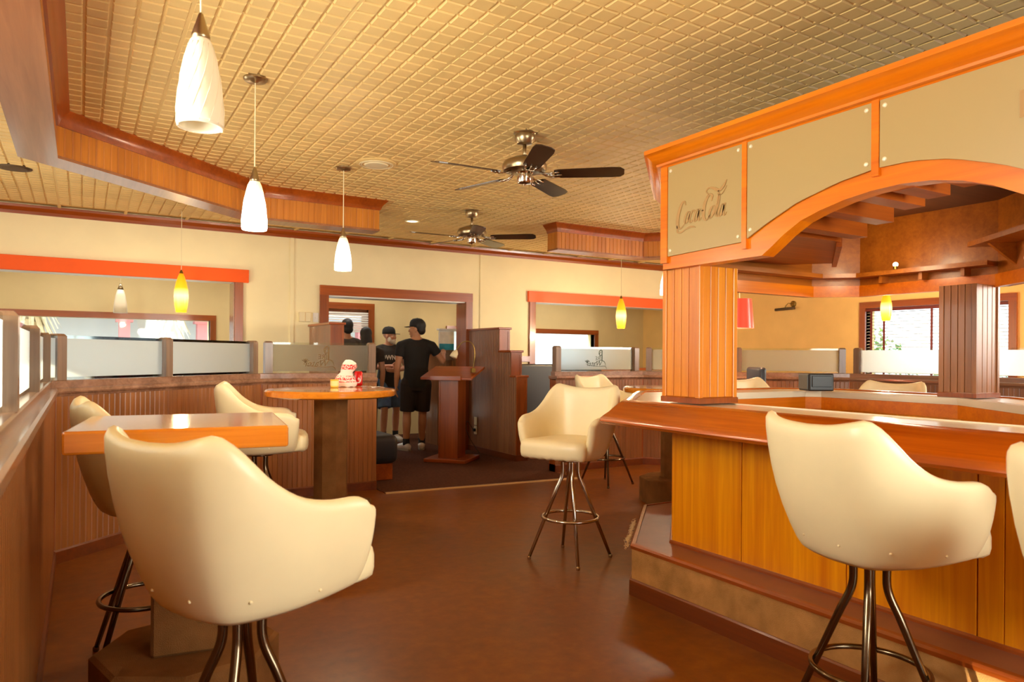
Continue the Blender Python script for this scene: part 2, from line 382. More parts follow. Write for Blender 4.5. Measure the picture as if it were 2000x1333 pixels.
# ------------------------------------------------------------------ room shell
ZC = 2.80; YB = 8.80; YB2 = 9.05; YF = 11.0; XL = -1.9; XR = 9.7; YR = -2.4
struct('floor', MB().box(XL - 0.2, YR - 0.2, -0.1, XR + 0.2, YF + 0.2, 0.0), M_FLOOR)
fl2 = struct('floor', MB().prism([(XL, YR), (-0.27, YR), (-0.27, 5.27), (1.33, 6.74), (2.46, 6.74), (2.46, 6.36), (4.55, 6.2), (4.55, 6.74), (5.9, 6.74),
    (7.6, 5.04), (7.6, YR), (XR, YR), (XR, YF), (XL, YF)], 0.0, 0.006), M_CARPET)
struct('trim_1', MB().sweep([(2.46, 6.37), (4.55, 6.19)], [(-0.025, 0.0), (-0.02, 0.010), (0.02, 0.010), (0.03, 0.0)]), M_ALU)

# ceiling: slab, grid and embossed tiles
ceil_root = struct_root('ceiling')
struct('ceiling_slab', MB().box(XL - 0.2, YR - 0.2, ZC + 0.02, XR + 0.2, YF + 0.2, ZC + 0.14), M_CEILD, ceil_root)
TX, TY, TX0, TY0 = 0.6, 0.582, 0.405, 3.305
def tile_mesh():
    mb = MB(); hx, hy = TX / 2 - 0.004, TY / 2 - 0.003
    mb.box(-hx, -hy, 0.0, hx, hy, 0.02)
    px, py = TX / 6, TY / 6
    for i in range(6):
        for j in range(6):
            cx = -TX / 2 + (i + 0.5) * px; cy = -TY / 2 + (j + 0.5) * py
            a, c = px * 0.45, py * 0.45; a2, c2 = px * 0.395, py * 0.39
            v = [(cx - a, cy - c, 0), (cx + a, cy - c, 0), (cx + a, cy + c, 0), (cx - a, cy + c, 0),
                 (cx - a2, cy - c2, -0.009), (cx + a2, cy - c2, -0.009), (cx + a2, cy + c2, -0.009), (cx - a2, cy + c2, -0.009)]
            mb.add(v, [(7, 6, 5, 4), (0, 1, 5, 4), (1, 2, 6, 5), (2, 3, 7, 6), (3, 0, 4, 7)])
    return mb
spots = []
sy_, cy_ = sin(radians(31.05)), cos(radians(31.05))
for i in range(-5, 16):
    for j in range(-10, 10):
        cx, cy = TX0 + (i + 0.5) * TX, TY0 + (j + 0.5) * TY
        if not (XL < cx - TX / 2 + 0.3 and cx + TX / 2 < XR + 0.3 and cy + TY / 2 < YB + 0.02): continue
        vis = False
        for ex in (-0.3, 0.3):
            for ey in (-0.29, 0.29):
                d = (cx + ex) * sy_ + (cy + ey) * cy_; r = (cx + ex) * cy_ - (cy + ey) * sy_
                if d > 0.5 and abs(r / d) < 0.78 and 1.5 / d < 0.56: vis = True
        if vis: spots.append(((cx * sy_ + cy * cy_), cx, cy))
spots.sort()
first = None; rest = MB()
for n, (d, cx, cy) in enumerate(spots):
    if first is None:
        first = obj('ceiling_tile', tile_mesh(), M_CEIL, ceil_root, world=False); first.location = (cx, cy, ZC)
    elif n < 300:
        o = link_part('ceiling_tile', first.data, ceil_root); o.location = (cx, cy, ZC)
    else:
        t = tile_mesh(); rest.add([(p[0] + cx, p[1] + cy, p[2] + ZC) for p in t.v], t.f)
if rest.v: obj('ceiling_tile_field', rest, M_CEIL, ceil_root, kind='stuff')
g = MB()
for i in range(-4, 17):
    x = TX0 + i * TX; g.box(x - 0.014, YR, ZC - 0.006, x + 0.014, YB, ZC + 0.01)
for j in range(-10, 11):
    y = TY0 + j * TY
    if y < YB: g.box(XL, y - 0.006, ZC - 0.003, XR, y + 0.006, ZC + 0.01)
obj('ceiling_grid', g, M_CEIL, ceil_root)

def wall_y(name, y0, y1, x0, x1, z1, holes, mat, parent=None):
    # wall slab along X between y0 and y1 with rectangular holes (hx0, hx1, hz0, hz1)
    mb = MB(); x = x0
    for hx0, hx1, hz0, hz1 in sorted(holes):
        if hx0 > x: mb.box(x, y0, 0, hx0, y1, z1)
        if hz0 > 0: mb.box(hx0, y0, 0, hx1, y1, hz0)
        if hz1 < z1: mb.box(hx0, y0, hz1, hx1, y1, z1)
        x = hx1
    if x < x1: mb.box(x, y0, 0, x1, y1, z1)
    return struct(name, mb, mat, parent)
def wall_x(name, x0, x1, y0, y1, z1, holes, mat):
    mb = MB(); y = y0
    for hy0, hy1, hz0, hz1 in sorted(holes):
        if hy0 > y: mb.box(x0, y, 0, x1, hy0, z1)
        if hz0 > 0: mb.box(x0, hy0, 0, x1, hy1, hz0)
        if hz1 < z1: mb.box(x0, hy0, hz1, x1, hy1, z1)
        y = hy1
    if y < y1: mb.box(x0, y, 0, x1, y1, z1)
    return struct(name, mb, mat)
wb = wall_y('wall_back', YB, YB2, XL, XR, ZC + 0.03, [(-1.62, 1.53, 0.92, 2.15), (2.62, 4.55, 0, 2.04), (5.68, 8.75, 1.12, 2.10)], M_WALL)
wall_y('wall_far', YF, YF + 0.2, XL, XR, ZC + 0.03, [(-1.5, 1.58, 0.85, 1.77), (2.98, 3.93, 0.02, 2.02), (5.4, 8.46, 0.85, 1.72)], M_WALLB)
wall_x('wall_right', XR, XR + 0.2, YR - 0.2, YF + 0.2, ZC + 0.03, [(4.36, 6.22, 0.95, 2.02), (0.4, 2.6, 0.95, 2.02)], M_WALLO)
wall_x('wall_left', XL - 0.2, XL, YR - 0.2, YF + 0.2, ZC + 0.03, [(-0.4, 1.50, 0.85, 2.2), (1.60, 2.22, 2.34, 2.60), (2.75, 4.2, 0.85, 2.2), (5.1, 7.5, 0.95, 2.2)], M_WALL)  # small high hole shaped for the step's sun patch; last hole added for fill
wall_y('wall_rear', YR - 0.2, YR, XL, XR, ZC + 0.03, [(1.5, 4.5, 0.5, 2.5)], M_WALL)

# crown moulding along the back wall, battens, opening casings
CROWN = [(0.0, 0.0), (-0.012, 0.0), (-0.02, 0.03), (-0.05, 0.065), (-0.055, 0.09), (0.0, 0.09)]
def crown(path, ztop, h=0.09, out=0.055, side=-1):
    return MB().sweep(path, [(side * abs(a) * out / 0.055, ztop - h + z * h / 0.09) for a, z in CROWN])
struct('trim_2', crown([(XL, YB), (XR, YB)], ZC), M_WOOD_RX)
struct('trim_3', MB().box(2.16, YB - 0.014, 1.0, 2.205, YB, 2.71), M_WALL)
struct('trim_4', MB().box(4.765, YB - 0.014, 1.0, 4.81, YB, 2.71), M_WALL)
cas = struct_root('trim_5')
obj('casing_side', MB().box(2.52, YB - 0.03, 0, 2.63, YB2 + 0.02, 2.04), M_WOOD_RZ, cas)
obj('casing_side', MB().box(4.54, YB - 0.03, 0, 4.64, YB2 + 0.02, 2.04), M_WOOD_RZ, cas)
obj('casing_head', MB().box(2.52, YB - 0.035, 2.04, 4.64, YB2 + 0.025, 2.16), M_WOOD_RX, cas)
obj('head_lining', MB().box(2.63, YB + 0.0, 2.026, 4.54, YB2 + 0.02, 2.04), M_WHITE, cas)
def pass_through(name, x0, x1, z0, z1, band0, band1, bx0, bx1, mat):
    r = struct_root(name)
    obj('casing_side', MB().box(x1, YB - 0.03, z0 - 0.08, x1 + 0.09, YB, z1), M_WOOD_RZ, r)
    obj('casing_side', MB().box(x0 - 0.10, YB - 0.03, z0 - 0.08, x0, YB, z1), M_WOOD_RZ, r)
    obj('jamb_lining', MB().box(x1 - 0.012, YB, z0, x1, YB2, z1).box(x0, YB, z0, x0 + 0.012, YB2, z1), M_CAP, r)
    obj('head_lining', MB().box(x0 + 0.012, YB - 0.028, z1 - 0.014, x1 - 0.012, YB2, z1), M_WHITE, r)
    obj('sill_board', MB().box(x0 - 0.1, YB - 0.05, z0 - 0.035, x1 + 0.1, YB2 + 0.03, z0 + 0.005), M_WOOD_RX, r)
    obj('head_band', MB().box(bx0, YB - 0.045, band0, bx1, YB, band1), mat, r, bevel=0.004, label='orange painted head band')
pass_through('trim_6', -1.62, 1.53, 0.92, 2.15, 2.135, 2.285, -1.75, 1.68, M_ORANGE)
pass_through('trim_7', 5.68, 8.75, 1.12, 2.10, 2.09, 2.245, 5.55, 8.9, M_CORAL)
struct('trim_8', MB().box(4.81, YB - 0.03, 1.22, 5.58, YB, 1.30), M_WOOD_RX)

# far windows and door
def window_y(name, x0, x1, z0, z1, y, fw, mat, mullions=()):
    r = struct_root(name)
    obj('frame_side', MB().box(x0 - fw, y - 0.03, z0, x0, y + 0.10, z1), M_WOOD_RZ, r)
    obj('frame_side', MB().box(x1, y - 0.03, z0, x1 + fw, y + 0.10, z1), M_WOOD_RZ, r)
    obj('frame_head', MB().box(x0 - fw, y - 0.035, z1, x1 + fw, y + 0.10, z1 + fw), mat, r)
    obj('window_sill', MB().box(x0 - fw - 0.02, y - 0.09, z0 - 0.04, x1 + fw + 0.02, y + 0.10, z0), mat, r)
    xs = [x0] + list(mullions) + [x1]
    for m_ in mullions: obj('mullion', MB().box(m_ - 0.025, y + 0.02, z0, m_ + 0.025, y + 0.09, z1), M_WOOD_RZ, r)
    for a, c in zip(xs, xs[1:]): obj('window_pane', MB().box(a, y + 0.06, z0, c, y + 0.066, z1), M_CLEAR, r)
    return r
window_y('window_1', -1.5, 1.58, 0.85, 1.77, YF, 0.08, M_WOOD_RX, (-0.9,))
window_y('window_2', 5.4, 8.46, 0.85, 1.72, YF, 0.085, M_WOOD_RX, (5.9,))
dr = struct_root('door_1')
obj('frame_side', MB().box(2.88, YF - 0.03, 0, 2.98, YF + 0.1, 2.02), M_WOOD_RZ, dr)
obj('frame_side', MB().box(3.93, YF - 0.03, 0, 4.03, YF + 0.1, 2.02), M_WOOD_RZ, dr)
obj('frame_head', MB().box(2.88, YF - 0.035, 2.02, 4.03, YF + 0.1, 2.12), M_WOOD_RX, dr)
obj('door_stile', MB().box(2.98, YF + 0.05, 0.02, 3.06, YF + 0.09, 2.02).box(3.85, YF + 0.05, 0.02, 3.93, YF + 0.09, 2.02).box(3.06, YF + 0.05, 0.02, 3.85, YF + 0.09, 0.25).box(3.06, YF + 0.05, 1.94, 3.85, YF + 0.09, 2.02), M_WOOD_RZ, dr)
obj('door_pane', MB().box(3.06, YF + 0.066, 0.25, 3.85, YF + 0.072, 1.94), M_CLEAR, dr)
vb = MB()
for k in range(9): vb.box(3.0, YF - 0.02, 1.66 + k * 0.036, 3.93, YF + 0.03, 1.686 + k * 0.036)
obj('raised_blind', vb, M_BLIND, dr)
def window_x(name, y0, y1, z0, z1, x, fw, inner=-1):
    r = struct_root(name); s = inner
    a, c = sorted((x + s * 0.03, x - s * 0.1))
    obj('frame_side', MB().box(a, y0 - fw, z0, c, y0, z1), M_WOOD_RZ, r)
    obj('frame_side', MB().box(a, y1, z0, c, y1 + fw, z1), M_WOOD_RZ, r)
    obj('frame_head', MB().box(a, y0 - fw, z1, c, y1 + fw, z1 + fw), M_WOOD_R, r)
    obj('window_sill', MB().box(min(x + s * 0.09, c), y0 - fw - 0.02, z0 - 0.04, max(x + s * 0.09, c), y1 + fw + 0.02, z0), M_WOOD_R, r)
    p = x - s * 0.07; obj('window_pane', MB().box(p - 0.003, y0, z0, p + 0.003, y1, z1), M_CLEAR, r)
    return r
w3 = window_x('window_3', 4.36, 6.22, 0.95, 2.02, XR, 0.09)
window_x('window_4', 0.4, 2.6, 0.95, 2.02, XR, 0.09)
window_x('window_5', -0.4, 1.50, 0.85, 2.2, XL, 0.08, 1)
window_x('added_window', 5.1, 7.5, 0.95, 2.2, XL, 0.08, 1)  # unseen window added to carry the extra left fill light
window_x('window_6', 2.75, 4.2, 0.85, 2.2, XL, 0.08, 1)
window_y('window_7', 1.5, 4.5, 0.5, 2.5, YR - 0.1, 0.0001, M_WOOD_RX, (3.0,))
# venetian blind inside the right window: every slat a part
bl = thing('venetian_blind', 'white venetian blind with dark red tapes hanging in the right-hand wall window', 'blind', (XR + 0.02, 5.29, 0))
slat = MB().add([(-0.02, -0.92, -0.006), (0.02, -0.92, 0.006), (0.02, 0.92, 0.006), (-0.02, 0.92, -0.006), (-0.02, -0.92, -0.004), (0.02, -0.92, 0.008), (0.02, 0.92, 0.008), (-0.02, 0.92, -0.004)],
    [(3, 2, 1, 0), (4, 5, 6, 7), (0, 1, 5, 4), (1, 2, 6, 5), (2, 3, 7, 6), (3, 0, 4, 7)])
s0 = None
for k in range(22):
    z = 1.955 - k * 0.045
    if s0 is None: s0 = obj('slat', slat, M_BLIND, bl, world=False); s0.location = (0, 0, z)
    else: o = link_part('slat', s0.data, bl); o.location = (0, 0, z)
obj('head_rail', MB().box(-0.03, -0.925, 1.975, 0.03, 0.925, 2.015), M_BLINDD, bl, world=False)
for y in (0.85, 0.66, 0.0, -0.66): obj('tape', MB().box(-0.026, y - 0.016, 0.97, -0.022, y + 0.016, 1.98), M_BLINDD, bl, world=False)

# ------------------------------------------------------------------ half walls with glass, ceiling beams
def half_wall(name, path, sections, end_posts, bead_mat, logo=None):
    r = struct_root(name)
    core = MB().sweep(path, [(0.022, 0.0), (0.14, 0.0), (0.14, 1.045), (0.022, 1.045)]); obj('wall_core', core, M_WOOD_RZ, r)
    bd = MB(); bo = MB()
    P = [Vector(p) for p in path]
    for a, c in zip(P, P[1:]):
        d = (c - a).normalized(); n = Vector((-d.y, d.x))
        bd.bead(a + n * 0.022, c + n * 0.022, -1, 0.085, 1.03, 0.045, 0.004, 0.010)
        bo.bead(a + n * 0.14, c + n * 0.14, 1, 0.085, 1.03, 0.045, 0.004, 0.010)
    obj('beadboard', bd, bead_mat, r, kind='stuff'); obj('outer_beadboard', bo, bead_mat, r, kind='stuff')
    obj('baseboard', MB().sweep(path, [(0.006, 0.0), (0.156, 0.0), (0.156, 0.075), (0.146, 0.085), (0.016, 0.085), (0.006, 0.075)]), M_BASE, r)
    obj('cap', MB().sweep(path, [(0.0, 1.05), (-0.004, 1.06), (0.0, 1.078), (0.01, 1.084), (0.16, 1.084), (0.168, 1.07), (0.16, 1.045), (0.016, 1.03), (0.012, 1.045)]), M_CAP, r)
    obj('bottom_rail', MB().sweep(path, [(0.035, 1.084), (0.12, 1.084), (0.12, 1.125), (0.112, 1.13), (0.043, 1.13), (0.035, 1.125)]), M_CAP, r)
    # posts: (segment index, distance along); panes between successive posts
    pts = []
    for si, s_ in end_posts:
        a = P[si]; d = (P[si + 1] - a).normalized(); n = Vector((-d.y, d.x)); pts.append((a + d * s_ + n * 0.078, d))
    for (c, d) in pts:
        n = Vector((-d.y, d.x)); h = 0.034
        q = [c - d * h - n * 0.04, c + d * h - n * 0.04, c + d * h + n * 0.04, c - d * h + n * 0.04]
        mb = MB(); v = [(p.x, p.y, 1.13) for p in q] + [(p.x, p.y, 1.405) for p in q] + [((c + (p - c) * 0.7).x, (c + (p - c) * 0.7).y, 1.42) for p in q]
        mb.add(v, [(3, 2, 1, 0)] + [(i + k, (i + 1) % 4 + k, (i + 1) % 4 + k + 4, i + k + 4) for k in (0, 4) for i in range(4)] + [(8, 9, 10, 11)])
        obj('post', mb, M_FRAMEW, r)
    for (i0, i1) in sections:
        (a, d0), (c, d1) = pts[i0], pts[i1]
        d = (c - a).normalized(); a2 = a + d * 0.036; c2 = c - d * 0.036; n = Vector((-d.y, d.x))
        mb = MB(); t = 0.004
        for z0, z1, m_ in ((1.131, 1.148, 1), (1.148, 1.392, 0), (1.392, 1.412, 1)):
            mb.cm = m_; q = [a2 - n * t, c2 - n * t, c2 + n * t, a2 + n * t]
            o_ = len(mb.v); mb.add([(p.x, p.y, z0) for p in q] + [(p.x, p.y, z1) for p in q], [(0, 1, 5, 4), (1, 2, 6, 5), (2, 3, 7, 6), (3, 0, 4, 7)] + ([(3, 2, 1, 0)] if z0 < 1.14 else []) + ([(4, 5, 6, 7)] if z1 > 1.4 else []))
        pane = obj('glass_pane', mb, [M_FROST, M_CLEAR], r)
        if logo and logo[0] == (i0, i1):
            _, frac, mat = logo; L = (c2 - a2).length
            org = a2 + d * (L * frac) - n * 0.0065
            lg = fire_logo(); xform(lg, frame_M((org.x, org.y, 1.27), (d.x, d.y, 0), (0, 0, 1)))
            obj('etched_logo', lg, mat, pane, label='etched logo seen from behind, mirrored')
    return r
def fire_logo():
    # mirrored (seen from the back): big F with a flame, small IRE, brushed Water, a long swash
    mb = MB()
    def t(body, size, x, y, shear=0.0, bold=0.0):
        q = text_mb(body, size, 0.0005, shear, True, 'LEFT', bold); mb.add([(p[0] - x, p[1] + y, p[2]) for p in q.v], q.f)
    mb.box(0.058, -0.02, 0, 0.074, 0.105, 0.001)
    ribbon(mb, [(0.066, 0.103, 0.008), (0.045, 0.106, 0.012), (0.024, 0.085, 0.010), (0.020, 0.055, 0.004)])
    ribbon(mb, [(0.052, 0.085, 0.004), (0.034, 0.075, 0.010), (0.030, 0.050, 0.010), (0.042, 0.030, 0.003)])
    ribbon(mb, [(0.060, 0.050, 0.008), (0.045, 0.045, 0.010), (0.035, 0.025, 0.003)])
    t('IRE', 0.062, -0.052, -0.010, 0.0, 0.0)
    t('Water', 0.085, -0.055, -0.078, -0.35, 0.0)
    ribbon(mb, [(0.12, -0.075, 0.002), (0.10, -0.030, 0.008), (0.05, -0.012, 0.006), (-0.02, -0.035, 0.005), (-0.06, -0.06, 0.004)])
    ribbon(mb, [(-0.17, -0.055, 0.003), (-0.10, -0.075, 0.004), (0.02, -0.085, 0.004), (0.11, -0.082, 0.006), (0.135, -0.115, 0.002)])
    for k in range(5):
        a = 0.6 + k * 0.5
        ribbon(mb, [(-0.15, -0.04, 0.006), (-0.15 - 0.03 * cos(a), -0.04 + 0.028 * sin(a), 0.007), (-0.155 - 0.045 * cos(a + 0.3), -0.04 + 0.03 * sin(a + 0.3), 0.002)])
    return mb
PL = [(-0.115, -1.6), (-0.115, 5.2), (1.39, 6.6), (2.46, 6.6)]
L45 = (Vector(PL[2]) - Vector(PL[1])).length
half_wall('wall_partition_left', PL, [(0, 1), (1, 2), (2, 3), (3, 4), (4, 5), (5, 6), (6, 7), (7, 8), (9, 10)],
    [(0, 0.35), (0, 1.60), (0, 2.86), (0, 4.12), (0, 5.38), (0, 6.70), (1, 0.06), (1, 0.97), (1, L45 - 0.05), (2, 0.06), (2, 1.03)], M_BEAD, ((9, 10), 0.50, M_ETCHB))
PR = [(4.56, 6.6), (5.83, 6.6), (7.45, 4.98), (7.45, -1.6)]
LR45 = (Vector(PR[2]) - Vector(PR[1])).length
half_wall('wall_partition_right', PR, [(0, 1), (2, 3), (3, 4), (5, 6), (6, 7), (7, 8), (8, 9)],
    [(0, 0.05), (0, 1.20), (1, 0.06), (1, 1.10), (1, LR45 - 0.06), (2, 0.06), (2, 1.30), (2, 2.55), (2, 3.8), (2, 5.0)], M_BEADD, ((0, 1), 0.50, M_ETCH))

def beam(name, path, bead_mat, cr_path=None):
    r = struct_root(name)
    obj('beam_core', MB().sweep(path, [(0.012, 2.515), (0.198, 2.515), (0.198, ZC), (0.012, ZC)]), M_WOOD_RZ, r)
    obj('bottom_board', MB().sweep(path, [(-0.004, 2.498), (0.206, 2.498), (0.206, 2.516), (-0.004, 2.516)]), M_BEAMB, r)
    bd = MB(); P = [Vector(p) for p in path]
    for a, c in zip(P, P[1:]):
        d = (c - a).normalized(); n = Vector((-d.y, d.x))
        bd.bead(a + n * 0.012, c + n * 0.012, -1, 2.516, 2.72, 0.058, 0.004, 0.012)
        bd.bead(a + n * 0.198, c + n * 0.198, 1, 2.516, 2.79, 0.058, 0.004, 0.012)
    a, c = P[0], P[-1]
    d = (P[1] - P[0]).normalized(); n = Vector((-d.y, d.x)); bd.bead(a + n * 0.198, a + n * 0.012, -1, 2.516, 2.79, 0.058, 0.004, 0.012)
    d = (P[-1] - P[-2]).normalized(); n = Vector((-d.y, d.x)); bd.bead(c + n * 0.012, c + n * 0.198, -1, 2.516, 2.79, 0.058, 0.004, 0.012)
    obj('beadboard', bd, bead_mat, r, kind='stuff')
    obj('crown', MB().sweep(cr_path or path, [(0.02, 2.70), (-0.006, 2.70), (-0.016, 2.725), (-0.022, 2.74), (-0.05, 2.77), (-0.065, 2.785), (-0.065, ZC - 0.002), (0.02, ZC - 0.002)]), M_WOOD_R, r, autos=30)
    return r
PB = [(-0.13, -1.6), (-0.13, 5.22), (1.39, 6.6), (2.47, 6.6)]
beam('ceiling_beam', PB, M_BEADO, PB + [(2.47, 6.8)])
PBR = [(4.57, 6.62), (5.83, 6.62), (7.45, 5.0), (7.45, -1.6)]
beam('ceiling_beam', PBR, M_BEADO, [(4.57, 6.82)] + PBR)

# ------------------------------------------------------------------ bar counter
BO = [(2.56, -1.9), (2.56, 3.03), (3.33, 3.80), (4.75, 3.80), (5.05, 3.50), (5.05, 2.25), (4.35, 1.40), (4.35, -1.9)]      # outer edge of the flat top
def inset(path, d):
    P = [Vector(p) for p in path]; out = []
    for i in range(len(P)):
        d0 = (P[i] - P[i - 1]).normalized() if i else (P[1] - P[0]).normalized()
        d1 = (P[i + 1] - P[i]).normalized() if i < len(P) - 1 else d0
        n0 = Vector((-d0.y, d0.x)); n1 = Vector((-d1.y, d1.x)); m_ = n0 + n1; m_ /= max(0.2, m_.dot(n0)); q = P[i] + m_ * d; out.append((q.x, q.y))
    return out
bar = thing('bar_counter', 'long orange-stained wooden bar counter with rounded red-brown armrest and carpeted foot step', 'bar counter', (2.56, -1.9, 0))
BP = inset(BO, -0.24)     # panel line
BI = inset(BO, -0.38)     # inner edge of the flat top
obj('counter_top', MB().sweep(BO, [(0.0, 1.015), (0.0, 1.056), (-0.36, 1.056), (-0.38, 1.048), (-0.38, 1.015)]), M_LAM, bar, label='cream laminate counter top')
obj('armrest', MB().sweep(BO, [(-0.035, 1.056), (-0.03, 1.064), (0.0, 1.066), (0.03, 1.058), (0.065, 1.030), (0.095, 1.002), (0.120, 0.985), (0.138, 0.970), (0.142, 0.952), (0.132, 0.938), (0.110, 0.934),
    (0.07, 0.95), (0.02, 0.965), (-0.10, 0.975), (-0.22, 0.985), (-0.22, 1.012), (-0.036, 1.012)]), M_RAIL, bar, autos=40)
obj('body', MB().sweep(BP, [(-0.02, 0.0), (-0.02, 1.012), (-0.12, 1.012), (-0.12, 0.0)]), M_WOOD_O, bar)
# front boards: two wide panels near the corner, then narrow boards
def front_board(y0, y1): obj('front_board', MB().box(2.80, y0 + 0.0008, 0.27, 2.821, y1 - 0.0008, 0.99), M_WOOD_O, bar, bevel=0.003)
front_board(2.447, 2.925); front_board(1.88, 2.444); front_board(1.36, 1.877)
y = 1.357
while y > -1.85: front_board(y - 0.088, y); y -= 0.0885
P = [Vector(p) for p in BP]
for a, c in zip(P[1:-1], P[2:]):
    d = (c - a).normalized(); L = (c - a).length; k = max(1, round(L / 0.45)); n = Vector((-d.y, d.x))
    for i in range(k): obj('front_board', MB().obox(a + d * (L * i / k), a + d * (L * (i + 1) / k), -0.021, 0.0, 0.27, 0.99, 0.0015), M_WOOD_O, bar)
obj('bottom_moulding', MB().sweep(BP, [(0.012, 0.27), (0.012, 0.285), (0.006, 0.293), (0.0, 0.293), (-0.021, 0.27)]), M_WOOD_R, bar)
ST = inset(BO, -0.03)
obj('foot_step', MB().sweep(ST, [(0.0, 0.09), (0.0, 0.262), (-0.012, 0.270), (-0.24, 0.270), (-0.24, 0.0), (0.0, 0.0)]), M_CARPETT, bar, label='carpeted foot step')
obj('step_tread', MB().sweep(ST, [(-0.015, 0.2705), (-0.2, 0.2705), (-0.2, 0.2745), (-0.015, 0.2745)]), plain('worn_brown_tread', (140, 86, 58), 0.4, var=0.12, scale=6), bar)
obj('step_nosing', MB().sweep(ST, [(0.006, 0.252), (0.008, 0.268), (0.0, 0.278), (-0.02, 0.280), (-0.02, 0.271), (-0.002, 0.262), (0.0, 0.252)]), M_WOOD_R, bar)
obj('step_baseboard', MB().sweep(ST, [(0.012, 0.0), (0.012, 0.082), (0.006, 0.090), (-0.005, 0.090), (-0.005, 0.0)]), M_BASE, bar)
fr = MB()
rnd = random.Random(3)
for k in range(130):
    t = rnd.random(); x = 2.592 + 0.43 * t; y = 3.05 + 0.43 * t + rnd.uniform(-.004, .004); z = 0.275 + rnd.uniform(-0.03, 0.008)
    l = rnd.uniform(0.008, 0.03); a = rnd.uniform(0, 6.28)
    fr.tube([(x, y, z), (x - 0.4 * l + 0.5 * l * cos(a), y + 0.4 * l, z + 0.4 * l * sin(a)), (x - 0.7 * l, y + 0.3 * l + 0.6 * l * cos(a), z - 0.5 * l)], 0.0016, 3, False)
obj('carpet_fray', fr, plain('frayed_carpet_edge', (220, 190, 140), 0.9, var=0), bar, kind='stuff', label='frayed carpet fibres on the step corner')
# the inner side: wood apron, work counter, sink
obj('inner_apron', MB().sweep(BI, [(0.0, 0.93), (0.0, 1.014), (0.02, 1.014), (0.02, 0.93)]), M_WOOD_OX, bar)
obj('inner_rail', MB().sweep(BO, [(-0.384, 1.030), (-0.384, 1.058), (-0.362, 1.062), (-0.362, 1.030)]), M_LAM, bar)
BW = inset(BO, -0.42)
obj('work_counter', MB().sweep(BW[3:], [(0.0, 0.80), (0.0, 0.84), (-0.34, 0.84), (-0.34, 0.80)]), M_OLIVE, bar, label='olive grey work counter behind the bar')
obj('work_cabinet', MB().sweep(BW[3:], [(0.03, 0.0), (0.03, 0.80), (-0.30, 0.80), (-0.30, 0.0)]), M_OLIVE, bar)
sk = thing('steel_sink', 'stainless steel bar sink with back ledge set behind the bar counter', 'sink', (3.95, 2.0, 0.842))
d_ = (Vector(BW[6]) - Vector(BW[5])).normalized(); n_ = Vector((-d_.y, d_.x))
a_ = Vector(BW[5]) + d_ * 0.28; c_ = Vector(BW[6]) - d_ * 0.02
obj('sink_deck', MB().obox(a_, c_, -0.36, -0.01, 0.846, 0.862), M_STEEL, sk)
obj('back_ledge', MB().obox(a_, c_, -0.045, -0.012, 0.862, 0.92), M_STEEL, sk)
obj('basin_rim', MB().obox(a_ + d_ * 0.12, c_ - d_ * 0.2, -0.3, -0.1, 0.862, 0.868), M_GREYM, sk)
tag(obj('white_towel', MB().bbox(4.40, 2.41, 0.842, 4.47, 2.47, 0.905, 0.015, 2), M_WHITE, smooth=True), 'small folded white towel beside the steel sink behind the bar', 'towel')
# POS printer / till on the far bar
pr = thing('till_box', 'dark grey till box with glossy sides on the far bar top', 'till', (4.55, 3.30, 1.066), radians(-30))
obj('housing', MB().bbox(-0.09, -0.09, 0.0, 0.09, 0.09, 0.125, 0.010), M_BLACK, pr, world=False)
obj('side_panel', MB().bbox(-0.097, -0.075, 0.012, -0.089, 0.075, 0.114, 0.003), M_GREYM, pr, world=False)
obj('display', MB().bbox(-0.07, -0.097, 0.03, 0.07, -0.089, 0.108, 0.003), M_BLACK, pr, world=False)

# ------------------------------------------------------------------ pillars and canopy over the bar
def pillar(name, label, x0, y0, x1, y1, z0, z1, mat):
    r = thing(name, label, 'pillar', ((x0 + x1) / 2, (y0 + y1) / 2, z0))
    obj('core', MB().box(x0 + 0.014, y0 + 0.014, z0, x1 - 0.014, y1 - 0.014, z1), mat, r)
    for xx, yy in ((x0, y0), (x1, y0), (x0, y1), (x1, y1)):
        obj('corner_trim', MB().box(min(xx, xx + (0.028 if xx == x0 else -0.028)), min(yy, yy + (0.028 if yy == y0 else -0.028)), z0,
                                    max(xx, xx + (0.028 if xx == x0 else -0.028)), max(yy, yy + (0.028 if yy == y0 else -0.028)), z1), mat, r, bevel=0.003)
    k = 4
    for i in range(k):
        a = y0 + 0.028 + (y1 - y0 - 0.056) * i / k; c = y0 + 0.028 + (y1 - y0 - 0.056) * (i + 1) / k
        for xa, xb in ((x0 + 0.006, x0 + 0.014), (x1 - 0.014, x1 - 0.006)): obj('plank', MB().box(xa, a + 0.0015, z0 + 0.03, xb, c - 0.0015, z1), mat, r, bevel=0.003)
        a = x0 + 0.028 + (x1 - x0 - 0.056) * i / k; c = x0 + 0.028 + (x1 - x0 - 0.056) * (i + 1) / k
        for ya, yb in ((y0 + 0.006, y0 + 0.014), (y1 - 0.014, y1 - 0.006)): obj('plank', MB().box(a + 0.0015, ya, z0 + 0.03, c - 0.0015, yb, z1), mat, r, bevel=0.003)
    obj('base_trim', MB().sweep([(x0, y0), (x1, y0), (x1, y1), (x0, y1)], [(0.0, z0), (-0.004, z0), (-0.004, z0 + 0.026), (0.004, z0 + 0.032), (0.01, z0 + 0.032), (0.01, z0)], True), M_WOOD_RZ, r)
    return r
pillar('bar_pillar', 'orange wooden pillar of grooved planks standing on the near corner of the bar', 2.656, 2.593, 2.93, 2.86, 1.066, 1.765, M_PILLAR)
pillar('bar_pillar', 'brown grooved plank pillar standing on the far side of the bar, before the blind', 4.68, 2.285, 4.965, 2.51, 1.062, 1.765, M_BEAD)

